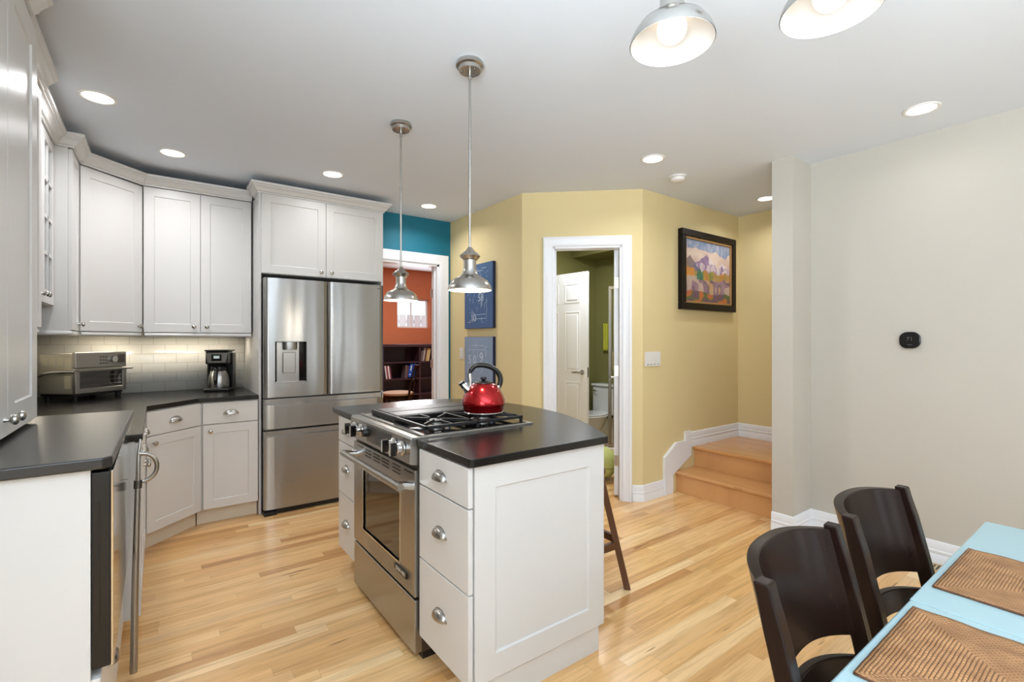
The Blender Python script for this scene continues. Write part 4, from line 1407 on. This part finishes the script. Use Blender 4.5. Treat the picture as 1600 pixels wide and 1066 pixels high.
def painting_color(u, v):
    n1 = vnoise(u * 9, v * 9, 1)
    n2 = vnoise(u * 26, v * 18, 2)
    n3 = vnoise(u * 40, v * 12, 3)
    # sky
    c = mixc((206, 178, 164), (226, 206, 190), n1)
    if v > 0.82 + 0.10 * n1 - 0.06 * u:
        c = mixc((120, 142, 176), (176, 176, 190), n2)
    m1 = max(peak(u, 0.47, 0.27, 0.42, 0.30, 0.52), peak(u, 0.82, 0.17, 0.2, 0.25, 0.52)) + 0.03 * (n2 - 0.5)
    if v < m1:
        c = mixc((134, 108, 146), (164, 136, 166), n2)
        d = m1 - v
        if u > 0.50 and d < 0.07 + 0.05 * n1 and n3 > 0.35:
            c = (222, 208, 208)
        if v < 0.60 + 0.06 * n1 and n3 > 0.45:
            c = mixc((214, 200, 198), (176, 150, 170), n2)
    m2 = 0.40 + 0.33 * max(0, 1 - abs(u - 0.10) / 0.30) + 0.02 * n2
    if u < 0.40 and v < m2:
        c = mixc((96, 100, 128), (132, 118, 134), n2)
        if u < 0.16:
            c = mixc(c, (170, 132, 96), 0.4)
    tr = 0.47 + 0.07 * vnoise(u * 22, 0.5, 5)
    if v < tr:
        k = vnoise(u * 11, 3.3, 6)
        c = (206, 142, 58) if k > 0.60 else ((146, 150, 70) if k > 0.42 else (190, 150, 84))
        c = mixc(c, (96, 84, 60), 0.35 * n2)
    if 0.24 < u < 0.38 and v < 0.56 - abs(u - 0.31) * 1.6 and v > 0.36:
        c = mixc((58, 108, 84), (96, 132, 92), n2)
    if u < 0.2 and 0.36 < v < 0.52 + 0.05 * n2:
        c = mixc((214, 148, 62), (196, 128, 60), n2)
    rk = 0.34 + 0.06 * vnoise(u * 7, 1.5, 7) + (0.12 if u > 0.82 else 0) * n1 + (0.05 if u < 0.25 else 0)
    if v < rk:
        k = vnoise(u * 12, v * 4.5, 8)
        c = (186, 160, 146) if k > 0.62 else ((136, 104, 124) if k > 0.44 else ((96, 74, 92) if k > 0.28 else (178, 138, 98)))
        c = mixc(c, (210, 188, 168), 0.4 * n3)
    if v < 0.13 + 0.06 * n1:
        k = vnoise(u * 9, v * 9, 9)
        c = (186, 106, 62) if k > 0.55 else ((98, 108, 62) if k > 0.4 else (112, 82, 96))
    return c


def painted(b, w, h, nx, ny, fn, y=0.0):
    lay = b.bm.loops.layers.float_color.new('paint')
    g = [[b.bm.verts.new((w * i / nx, y, h * j / ny)) for j in range(ny + 1)] for i in range(nx + 1)]
    for i in range(nx):
        for j in range(ny):
            f = b.bm.faces.new([g[i][j], g[i + 1][j], g[i + 1][j + 1], g[i][j + 1]])
            cc = lin(fn((i + 0.5) / nx, (j + 0.5) / ny)) + [1]
            for lp in f.loops:
                lp[lay] = cc
    return b


t = thing('framed_painting', 'framed mountain landscape painting on the yellow wall above the steps', 'painting', (3.748, 2.575, 1.625), 0)
pr_ = []
b = B()
fwid = 0.062
b.box(0, -0.05, 0, PW, 0, fwid).box(0, -0.05, PH - fwid, PW, 0, PH).box(0, -0.05, fwid, fwid, 0, PH - fwid).box(PW - fwid, -0.05, fwid, PW, 0, PH - fwid)
obj('frame', b, M['frame_black'], t, bevel=0.006)
g_ = 0.018
b = B()
b.box(fwid, -0.038, fwid, PW - fwid, -0.01, fwid + g_).box(fwid, -0.038, PH - fwid - g_, PW - fwid, -0.01, PH - fwid)
b.box(fwid, -0.038, fwid + g_, fwid + g_, -0.01, PH - fwid - g_).box(PW - fwid - g_, -0.038, fwid + g_, PW - fwid, -0.01, PH - fwid - g_)
obj('frame_liner', b, M['frame_gold'], t, bevel=0.003)
iw_, ih_ = PW - 2 * fwid - 2 * g_ + 0.004, PH - 2 * fwid - 2 * g_ + 0.004
cv = obj('canvas', painted(B(), iw_, ih_, 110, 96, painting_color), M['paint'], t)
cv.location = (fwid + g_ - 0.002, -0.022, fwid + g_ - 0.002)

# two blue canvases on the poster wall (facing -X): local x runs towards -Y
def canvas(label, z0, z1, front, seed, lines, digits):
    t = thing('canvas_print', label, 'canvas print', (2.52, 4.165, z0), R(-90), 'blue canvas prints')
    w, h = 0.503, z1 - z0
    obj('edge', B().box(0, -0.034, 0, w, -0.001, h), M['blue_edge'], t, bevel=0.003)
    obj('print', B().box(0.002, -0.0355, 0.002, w - 0.002, -0.0335, h - 0.002), front, t)
    rg = random.Random(seed)
    b = B()
    for (x, z, L) in lines:
        b.box(x, -0.0365, z, x + L, -0.0352, z + 0.004)
    for k in range(70):
        x = 0.06 + (k % 5) * 0.075 + rg.random() * 0.05
        z = 0.05 + rg.random() * (h - 0.12)
        if rg.random() < 0.5:
            b.box(x, -0.0365, z, x + 0.0022, -0.0352, z + 0.02 + 0.05 * rg.random())
        else:
            b.box(x, -0.0365, z, x + 0.01 + 0.03 * rg.random(), -0.0352, z + 0.0022)
    obj('line_drawing', b, M['chalk'], t)
    for s_, x, z, sz in digits:
        b = B()
        text_mesh(b, s_, sz, Matrix.Translation((x, -0.0362, z)) @ FRONT, 0.0004)
        obj('lettering', b, M['chalk'], t)


canvas('dark blue canvas print with pale line drawing, upper of the two on the yellow wall', 1.462, 2.082, M['blue_canvas'], 3,
       [(0.20, 0.55, 0.12), (0.31, 0.57, 0.08), (0.06, 0.06, 0.06), (0.20, 0.09, 0.2), (0.22, 0.13, 0.17)], [('56', 0.33, 0.37, 0.13), ('10', 0.17, 0.10, 0.10), ('58', 0.30, 0.29, 0.10)])
canvas('paler blue canvas print behind the kettle, lower of the two on the yellow wall', 0.755, 1.381, M['blue_canvas_pale'], 5,
       [(0.14, 0.54, 0.2), (0.10, 0.50, 0.28)], [('5', 0.10, 0.40, 0.12), ('0', 0.19, 0.40, 0.12), ('9', 0.31, 0.42, 0.14), ('S', 0.09, 0.27, 0.12)])


def switch_plate(label, loc, rz, w, h, n):
    t = thing('switch_plate', label, 'light switch', loc, rz, 'light switches')
    obj('plate', B().box(-w / 2, -0.007, -h / 2, w / 2, 0, h / 2), M['plate'], t, bevel=0.003)
    for k in range(n):
        x = (k - (n - 1) / 2) * (w / (n + 0.35))
        pw_ = min(0.034, w / n * 0.66)
        r_ = obj('rocker', B().box(x - pw_ / 2, -0.010, -h * 0.30, x + pw_ / 2, -0.006, h * 0.34), M['plate'], t, bevel=0.0015)
        obj('slot', B().box(x - pw_ * 0.3, -0.0085, -h * 0.40, x + pw_ * 0.3, -0.0065, -h * 0.345), M['grey_mark'], r_)
    return t


switch_plate('wide white four-switch plate on the yellow wall right of the bathroom door', (3.388, 2.575, 1.187), 0, 0.205, 0.122, 4)
switch_plate('narrow white switch plate left of the blue canvas prints', (2.52, 4.275, 1.213), R(-90), 0.075, 0.118, 1)

t = thing('thermostat', 'small black rounded thermostat on the right wall', 'thermostat', (3.78, 0.930, 1.345), R(-90))


def rounded(w, h, r, n=8):
    pts = []
    for cx_, cy_, a0 in ((w / 2 - r, h / 2 - r, 0), (-w / 2 + r, h / 2 - r, PI / 2), (-w / 2 + r, -h / 2 + r, PI), (w / 2 - r, -h / 2 + r, 1.5 * PI)):
        for i in range(n + 1):
            a = a0 + PI / 2 * i / n
            pts.append((cx_ + r * math.cos(a), cy_ + r * math.sin(a)))
    return pts


obj('back_plate', B().prism(rounded(0.098, 0.098, 0.038), 0, 0.010, FRONT), M['black'], t)
obj('body', B().prism(rounded(0.106, 0.104, 0.042), 0.008, 0.026, FRONT), M['black_gloss'], t, bevel=0.005, seg=3)
b = B()
text_mesh(b, '71', 0.034, Matrix.Translation((0.0, -0.0264, 0.006)) @ FRONT, 0.0003)
b.box(-0.012, -0.0268, -0.030, 0.012, -0.0262, -0.026)
obj('display_digits', b, M['steel_dark'], t)

# floor register by the right wall
t = thing('floor_register', 'tan metal floor vent beside the right-hand baseboard', 'floor vent', (3.700, 0.80, 0.0), 0)
b = B()
b.box(-0.055, -0.15, 0, -0.045, 0.15, 0.006).box(0.045, -0.15, 0, 0.055, 0.15, 0.006).box(-0.045, -0.15, 0, 0.045, -0.138, 0.006).box(-0.045, 0.138, 0, 0.045, 0.15, 0.006)
for k in range(14):
    y_ = -0.128 + k * 0.0195
    b.box(-0.045, y_, 0, 0.045, y_ + 0.009, 0.005)
obj('grille', b, M['register'], t)
obj('duct', B().box(-0.046, -0.14, 0.0002, 0.046, 0.14, 0.001), M['black'], t)

# ================================================================== OFFICE BEYOND THE TEAL WALL
t = thing('bookcase', 'dark mahogany bookcase under the window in the orange room', 'bookcase', (2.35, 7.66, 0), 0)
bw, bdp, bh = 2.1, 0.32, 1.285
obj('back_panel', B().box(0, bdp - 0.015, 0, bw, bdp, bh), M['bookcase'], t)
obj('top', B().box(-0.02, -0.02, bh - 0.045, bw + 0.02, bdp, bh), M['bookcase'], t, bevel=0.004)
for xx in (0, 0.64, 1.305, bw - 0.03):
    obj('upright', B().box(xx, 0, 0, xx + 0.03, bdp - 0.015, bh - 0.045), M['bookcase'], t)
SHZ = (0.06, 0.43, 0.70, 0.985)
for zz in SHZ:
    obj('shelf', B().box(0.03, 0.01, zz - 0.022, bw - 0.03, bdp - 0.015, zz), M['bookcase'], t)


def book(label, x, z, w, h, d, col, tilt, group):
    t = thing('book', label, 'book', (x, 7.70, z + 0.001), 0, group)
    t.rotation_euler = (0, tilt, 0)
    m = mat('book_cover', col, 0.5)
    b = B().box(0, 0, 0, w, 0.004, h).box(0, 0.004, 0, 0.003, d, h).box(w - 0.003, 0.004, 0, w, d, h)
    obj('cover', b, m, t)
    obj('pages', B().box(0.003, 0.004, 0.004, w - 0.003, d - 0.006, h - 0.004), M['ivory'], t)


sx = 2.35
BK = [
    # z shelf, x, w, h, colour, tilt deg, label
    (SHZ[2], 3.075, 0.022, 0.225, (214, 208, 216), -8, 'white-spined paperback, leftmost of the leaning books on the lower left shelf'),
    (SHZ[2], 3.104, 0.018, 0.215, (150, 70, 92), -8, 'plum-red book, second from left among the leaning books on the lower left shelf'),
    (SHZ[2], 3.128, 0.024, 0.220, (224, 218, 222), -8, 'wide white book, third of the leaning books on the lower left shelf'),
    (SHZ[2], 3.160, 0.018, 0.210, (120, 56, 80), -9, 'dark plum book, rightmost of the leaning books on the lower left shelf'),
    (SHZ[2], 3.405, 0.026, 0.225, (96, 86, 92), 6, 'dull grey book left of the blue binders'),
    (SHZ[2], 3.437, 0.022, 0.215, (110, 70, 70), 6, 'brown book beside the blue binders'),
    (SHZ[3], 3.700, 0.030, 0.185, (104, 92, 94), 8, 'grey book at the left end of the top right shelf'),
    (SHZ[3], 3.742, 0.026, 0.240, (176, 166, 168), 9, 'tall pale book leaning on the top right shelf'),
    (SHZ[3], 3.776, 0.020, 0.235, (88, 70, 60), 9, 'brown book between the pale and tan ones on the top right shelf'),
    (SHZ[3], 3.805, 0.026, 0.230, (206, 176, 120), 9, 'tan book leaning on the top right shelf'),
    (SHZ[3], 3.840, 0.024, 0.225, (216, 196, 150), 9, 'cream book at the right end of the top right shelf'),
]
for z, x, w, h, c_, tl, lab in BK:
    book(lab, x, z + (w * math.sin(R(abs(tl))) if tl > 0 else 0.0), w, h, 0.16, c_, R(tl), 'books in the dark bookcase')
for k, lab in enumerate(('blue binder, left of the pair leaning in the bookcase', 'deeper blue binder, right of the pair leaning in the bookcase')):
    t = thing('binder', lab, 'binder', (3.462 + k * 0.062, 7.69, 0.705 - 0.14 + 0.02 + 0.14), 0, 'blue binders')
    t.rotation_euler = (0, R(12), 0)
    b = B().box(0, 0, 0, 0.052, 0.004, 0.235).box(0, 0.004, 0, 0.004, 0.22, 0.235).box(0.048, 0.004, 0, 0.052, 0.22, 0.235)
    obj('cover', b, mat('binder_blue', (28, 84, 190) if k == 0 else (20, 62, 150), 0.35), t)
    obj('ring_hole', B().cyl((0.026, -0.002, 0.045), (0.026, 0.001, 0.045), 0.012), M['chrome'], t)
    obj('spine_label', B().box(0.014, -0.001, 0.11, 0.038, 0.0, 0.20), M['chalk'], t)

# chair in the office, seen from the side
t = thing('side_chair', 'dark chair with a round taupe seat in the orange room', 'chair', (2.93, 6.88, 0), R(-36))
obj('seat_cushion', B().lathe([(0, 0.525), (0.21, 0.525), (0.232, 0.540), (0.232, 0.560), (0.20, 0.574), (0, 0.580)], 36), M['seat_fabric'], t)
obj('seat_frame', B().lathe([(0, 0.47), (0.215, 0.47), (0.222, 0.48), (0.222, 0.522), (0, 0.524)], 36), M['dark_wood'], t)
for sy in (-1, 1):
    obj('front_leg', B().tube([(-0.16, sy * 0.14, 0.48), (-0.19, sy * 0.17, 0.0)], [0.018, 0.013], 10), M['dark_wood'], t)
    obj('rear_leg', B().tube([(0.16, sy * 0.14, 0.48), (0.20, sy * 0.16, 0.0)], [0.018, 0.013], 10), M['dark_wood'], t)
    obj('back_post', B().tube([(0.19, sy * 0.15, 0.47), (0.225, sy * 0.15, 0.70), (0.30, sy * 0.15, 0.99)], [0.017, 0.016, 0.014], 10), M['dark_wood'], t)
obj('back_slat', B().box(-0.008, -0.15, 0.0, 0.008, 0.15, 0.06, Matrix.Translation((0.285, 0, 0.92)) @ Matrix.Rotation(R(14), 4, 'Y')).box(-0.008, -0.15, 0, 0.008, 0.15, 0.04, Matrix.Translation((0.235, 0, 0.72)) @ Matrix.Rotation(R(12), 4, 'Y')), M['dark_wood'], t)

# pale fence outside the office window
t = thing('garden_fence', 'pale slatted fence outside the small office window', 'fence', (2.6, 9.6, 0), 0)
for k in range(16):
    obj('picket', B().box(k * 0.17, 0, 0, k * 0.17 + 0.15, 0.02, 1.90), M['fence'], t)
obj('rail', B().box(0, 0.02, 1.72, 2.7, 0.05, 1.80).box(0, 0.02, 0.4, 2.7, 0.05, 0.48), M['fence'], t)
area('office_daylight', (3.72, 7.98, 1.84), (R(90), 0, R(180)), 0.55, 0.45, 16, (0.92, 0.96, 1.0))
area('office_fill', (2.9, 6.3, 2.55), (0, 0, 0), 0.5, 0.5, 38, (1.0, 0.94, 0.86))  # unseen fill light added to brighten the orange room

# ================================================================== BATHROOM
t = thing('toilet', 'white toilet in the green bathroom', 'toilet', (4.765, 4.235, 0), R(-90))
# local: -y points to -X (into the room)
obj('tank', B().box(-0.20, -0.185, 0.40, 0.20, -0.005, 0.755), M['ceramic'], t, bevel=0.025, seg=3)
obj('tank_lid', B().box(-0.21, -0.197, 0.755, 0.21, 0.0, 0.785), M['ceramic'], t, bevel=0.012, seg=3)
Tb = Matrix.Translation((0, -0.42, 0)) @ Matrix.Diagonal((1, 1.25, 1, 1))
obj('bowl', B().lathe([(0, 0.0), (0.10, 0.0), (0.105, 0.02), (0.085, 0.12), (0.10, 0.20), (0.155, 0.30), (0.185, 0.385), (0.185, 0.405), (0, 0.405)], 36, Tb).box(-0.09, -0.40, 0.0, 0.09, -0.02, 0.36), M['ceramic'], t)
obj('seat', B().lathe([(0, 0.405), (0.195, 0.405), (0.198, 0.415), (0.19, 0.424), (0, 0.425)], 36, Tb), M['ceramic'], t)
obj('seat_lid', B().lathe([(0, 0.426), (0.19, 0.426), (0.192, 0.436), (0.18, 0.446), (0, 0.450)], 36, Tb), M['ceramic'], t)
obj('flush_lever', B().cyl((-0.15, -0.19, 0.70), (-0.15, -0.205, 0.70), 0.012).tube([(-0.15, -0.205, 0.70), (-0.09, -0.21, 0.695)], 0.006, 8), M['chrome'], t)
t = thing('toilet_brush', 'dark toilet brush standing beside the toilet tank', 'brush', (4.50, 4.47, 0), 0)
obj('holder', B().lathe([(0, 0), (0.05, 0), (0.05, 0.11), (0.04, 0.12), (0, 0.12)], 24), M['black'], t)
obj('handle', B().cyl((0, 0, 0.12), (0, 0, 0.45), 0.008), M['black'], t)
t = thing('hand_towel', 'lime green towel hanging on the bathroom wall above the toilet', 'towel', (4.77, 4.33, 1.21), R(-90))
b = B()
nx_, nz_ = 14, 12
g = [[b.bm.verts.new((-0.06 + 0.13 * i / nx_, -0.022 - 0.008 * math.sin(i * 1.5) * (1 - 0.5 * j / nz_), 0.37 * j / nz_)) for j in range(nz_ + 1)] for i in range(nx_ + 1)]
for i in range(nx_):
    for j in range(nz_):
        b.bm.faces.new([g[i][j], g[i + 1][j], g[i + 1][j + 1], g[i][j + 1]])
obj('cloth', b, M['towel'], t, solid=0.012)
obj('ring', B().tube([(-0.07, -0.025, 0.365), (0.08, -0.025, 0.365)], 0.006, 10).cyl((0, 0.0, 0.365), (0, -0.03, 0.365), 0.008), M['nickel'], t)
# shower enclosure: steel posts, glass, on a white curb
t = thing('shower_enclosure', 'metal framed glass shower enclosure on a white base at the right of the bathroom', 'shower', (4.066, 3.684, 0), R(-42))
obj('base', B().box(-0.02, -0.03, 0, 0.70, 0.06, 0.145), M['ceramic'], t, bevel=0.01)
obj('post', B().box(0.0, 0.0, 0.145, 0.035, 0.035, 1.94), M['steel_plain'], t, bevel=0.004)
obj('post', B().box(0.055, 0.0, 0.145, 0.075, 0.030, 1.93), M['nickel'], t, bevel=0.004)
obj('top_rail', B().box(0.0, -0.002, 1.92, 0.68, 0.037, 1.955), M['nickel'], t, bevel=0.004)
obj('bottom_rail', B().box(0.0, -0.002, 0.145, 0.68, 0.037, 0.175), M['nickel'], t, bevel=0.004)
obj('pane', B().box(0.075, 0.012, 0.175, 0.68, 0.018, 1.92), M['shower_glass'], t)
obj('handle', B().tube([(0.045, -0.004, 1.0), (0.045, -0.045, 1.02), (0.045, -0.05, 1.12), (0.045, -0.045, 1.22), (0.045, -0.004, 1.24)], 0.008, 10), M['chrome'], t)
# ball on the floor inside the bathroom doorway
t = thing('rubber_ball', 'pale lime rubber ball on the floor inside the bathroom doorway', 'ball', (3.475, 3.245, 0.0), 0)
obj('body', B().sphere((0, 0, 0.158), 0.158, n=40), M['ball'], t)
b = B()
for i in range(40):
    pass
seam = [(0.1585 * math.cos(a) * math.cos(R(12)), 0.1585 * math.sin(a) * math.cos(R(12)), 0.158 - 0.1585 * math.sin(R(12)) + 0.01 * math.sin(2 * a)) for a in [2 * PI * i / 40 for i in range(41)]]
obj('seam', B().tube(seam, 0.002, 6), M['stool_wood'], t)
area('bath_fill', (3.7, 3.6, 2.55), (0, 0, 0), 0.3, 0.3, 27.0, (0.88, 0.93, 1.0))  # added fill, no visible fixture; lifts the green bathroom

# ================================================================== BAR STOOL
t = thing('bar_stool', 'dark brown wooden stool tucked under the curved side of the island', 'stool', (1.845, 1.928, 0), R(0))
obj('seat', B().lathe([(0, 0.615), (0.155, 0.615), (0.175, 0.625), (0.175, 0.640), (0.16, 0.650), (0, 0.646)], 36), M['stool_wood'], t)
for k in range(4):
    a = R(-46.5) + k * PI / 2
    ca, sa = math.cos(a), math.sin(a)
    Tm = Matrix.Rotation(a, 4, 'Z')
    b = B()
    top, bot = Vector((0.146, 0, 0.615)), Vector((0.290, 0, 0.0))
    for (z0_, z1_) in ((0, 1),):
        P8 = []
        for p, hw_ in ((bot, 0.017), (top, 0.017)):
            for ddx, ddy in ((-1, -1), (1, -1), (1, 1), (-1, 1)):
                P8.append(Tm @ Vector((p.x + ddx * hw_, p.y + ddy * hw_ * 1.1, p.z)))
        v = [b.bm.verts.new(p) for p in P8]
        for f in ((0, 3, 2, 1), (4, 5, 6, 7), (0, 1, 5, 4), (1, 2, 6, 5), (2, 3, 7, 6), (3, 0, 4, 7)):
            b.bm.faces.new([v[i] for i in f])
    obj('leg', b, M['stool_wood'], t, bevel=0.003)
for k in range(4):
    a0 = R(-46.5) + k * PI / 2
    a1_ = a0 + PI / 2
    zz = 0.235 if k % 2 else 0.265
    rr = 0.290 - (0.144 * zz / 0.615)
    p0 = Vector((rr * math.cos(a0), rr * math.sin(a0), zz))
    p1 = Vector((rr * math.cos(a1_), rr * math.sin(a1_), zz))
    d = p1 - p0
    Tm = Matrix.Translation(p0) @ Matrix.Rotation(math.atan2(d.y, d.x), 4, 'Z')
    obj('stretcher', B().box(0, -0.011, -0.02, d.length, 0.011, 0.02, Tm), M['stool_wood'], t, bevel=0.002)

# ================================================================== DINING TABLE, MATS, CHAIRS
TX0, TX1, TY0, TY1, TZ = 0.22, 2.180, -0.56, 0.343, 0.75
t = thing('dining_table', 'pale aqua painted dining table at the lower right', 'table', ((TX0 + TX1) / 2, (TY0 + TY1) / 2, 0), 0)
hx_, hy_ = (TX1 - TX0) / 2, (TY1 - TY0) / 2
sm = 1.384 - (TX0 + TX1) / 2
obj('tabletop', B().box(-hx_, -hy_, TZ - 0.03, sm - 0.0008, hy_, TZ), M['table_blue'], t, bevel=0.006, seg=3)
obj('tabletop', B().box(sm + 0.0008, -hy_, TZ - 0.03, hx_, hy_, TZ), M['table_blue'], t, bevel=0.0025, seg=3)
obj('apron', B().box(-hx_ + 0.08, -hy_ + 0.08, TZ - 0.12, hx_ - 0.08, -hy_ + 0.10, TZ - 0.03).box(-hx_ + 0.08, hy_ - 0.10, TZ - 0.12, hx_ - 0.08, hy_ - 0.08, TZ - 0.03)
    .box(-hx_ + 0.08, -hy_ + 0.10, TZ - 0.12, -hx_ + 0.10, hy_ - 0.10, TZ - 0.03).box(hx_ - 0.10, -hy_ + 0.10, TZ - 0.12, hx_ - 0.08, hy_ - 0.10, TZ - 0.03), M['table_blue'], t)
for ex in (-1, 1):
    for ey in (-1, 1):
        cx_, cy_ = ex * (hx_ - 0.10), ey * (hy_ - 0.10)
        obj('leg', B().box(cx_ - 0.035, cy_ - 0.035, 0, cx_ + 0.035, cy_ + 0.035, TZ - 0.03), M['table_blue'], t, bevel=0.004)

mw, mh = 0.352, 0.47
M['weave'] = weave_mat('woven_rattan', mw / 2, mh / 2)
for (mx_, ang, lab) in ((1.166, 0.3, 'brown woven rattan placemat nearest the camera on the aqua table'), (1.665, -0.3, 'brown woven rattan placemat farther along the aqua table, by its far end')):
    b = B()
    nx_, ny_ = 24, 30
    hgt = lambda x, y: 0.0045 + 0.0012 * math.sin(x * 40) * math.sin(y * 31)
    g = [[b.bm.verts.new((-mw / 2 + mw * i / nx_, -mh / 2 + mh * j / ny_, hgt(i / nx_, j / ny_))) for j in range(ny_ + 1)] for i in range(nx_ + 1)]
    for i in range(nx_):
        for j in range(ny_):
            b.bm.faces.new([g[i][j], g[i + 1][j], g[i + 1][j + 1], g[i][j + 1]])
    o = obj('placemat', b, M['weave'], loc=(mx_, 0.325 - mh / 2, TZ + 0.0015), rz=R(ang))
    q = o.modifiers.new('solid', 'SOLIDIFY')
    q.thickness = 0.005
    q.offset = -1
    tag(o, lab, 'placemat', 'woven placemats')


def dining_chair(label, x, y, rz):
    t = thing('dining_chair', label, 'chair', (x, y, 0), rz, 'dining chairs')
    # local: front towards -y; top of the posts at y=+0.22
    hwid = 0.196

    def py_(z):
        k = max(0.0, (z - 0.44))
        return 0.115 + 0.105 * (k / 0.48) ** 1.15
    lev = [0.44, 0.52, 0.60, 0.68, 0.76, 0.84, 0.89, 0.918]
    for sx_ in (-1, 1):
        b = B()
        rings = []
        prof = [(0.0, 0.17)] + [(z, py_(z)) for z in lev]
        for k, (z, yy) in enumerate(prof):
            dpt = 0.034 if z < 0.85 else 0.028
            wd = 0.036 if z < 0.6 else 0.034
            x_ = sx_ * hwid
            rings.append([b.bm.verts.new(p) for p in ((x_ - wd / 2, yy - dpt / 2, z), (x_ + wd / 2, yy - dpt / 2, z), (x_ + wd / 2, yy + dpt / 2, z), (x_ - wd / 2, yy + dpt / 2, z))])
        for a, c in zip(rings, rings[1:]):
            for i in range(4):
                j = (i + 1) % 4
                b.bm.faces.new([a[i], a[j], c[j], c[i]])
        b.bm.faces.new(rings[0][::-1])
        b.bm.faces.new(rings[-1])
        obj('rear_leg', b, M['dark_wood'], t, bevel=0.004)

    def bow(u):
        return 0.070 * (1 - abs(u) ** 2.6)

    def panel(name, zlo, zhi, th, arch):
        b = B()
        n = 28
        F, K = [], []
        nz = 6
        for i in range(n + 1):
            u = -1 + 2 * i / n
            lo = zlo + arch * (1 - u * u)
            hi = zhi + 0.012 * (1 - u * u)
            fr, bk = [], []
            for j in range(nz + 1):
                z = lo + (hi - lo) * j / nz
                yb = py_(z) + bow(u)
                fr.append(b.bm.verts.new((u * hwid, yb - th / 2, z)))
                bk.append(b.bm.verts.new((u * hwid, yb + th / 2, z)))
            F.append(fr)
            K.append(bk)
        for i in range(n):
            for j in range(nz):
                b.bm.faces.new([F[i][j], F[i + 1][j], F[i + 1][j + 1], F[i][j + 1]])
                b.bm.faces.new([K[i][j], K[i][j + 1], K[i + 1][j + 1], K[i + 1][j]])
            b.bm.faces.new([F[i][0], K[i][0], K[i + 1][0], F[i + 1][0]])
            b.bm.faces.new([F[i][nz], F[i + 1][nz], K[i + 1][nz], K[i][nz]])
        b.bm.faces.new([F[0][j] for j in range(nz + 1)] + [K[0][j] for j in range(nz, -1, -1)])
        b.bm.faces.new([F[n][j] for j in range(nz, -1, -1)] + [K[n][j] for j in range(nz + 1)])
        return obj(name, b, M['dark_wood'], t, bevel=0.003)
    panel('backrest', 0.688, 0.908, 0.024, 0.012)
    panel('back_slat', 0.590, 0.645, 0.018, 0.010)
    panel('back_slat', 0.515, 0.555, 0.018, 0.008)
    obj('seat', B().box(-0.205, -0.26, 0.435, 0.205, 0.105, 0.465), M['dark_wood'], t, bevel=0.01)
    obj('seat_rail', B().box(-0.19, -0.24, 0.385, 0.19, -0.22, 0.435).box(-0.19, -0.22, 0.385, -0.17, 0.10, 0.435).box(0.17, -0.22, 0.385, 0.19, 0.10, 0.435).box(-0.17, 0.09, 0.385, 0.17, 0.11, 0.435), M['dark_wood'], t)
    for sx_ in (-1, 1):
        obj('front_leg', B().box(sx_ * 0.185 - 0.018, -0.25, 0, sx_ * 0.185 + 0.018, -0.214, 0.435), M['dark_wood'], t, bevel=0.003)
    return t


dining_chair('dark espresso wooden dining chair nearest the camera, with curved back', 1.076, 0.216, R(5.2))
dining_chair('dark espresso wooden dining chair farther from the camera, by the far table corner', 1.545, 0.230, R(0))
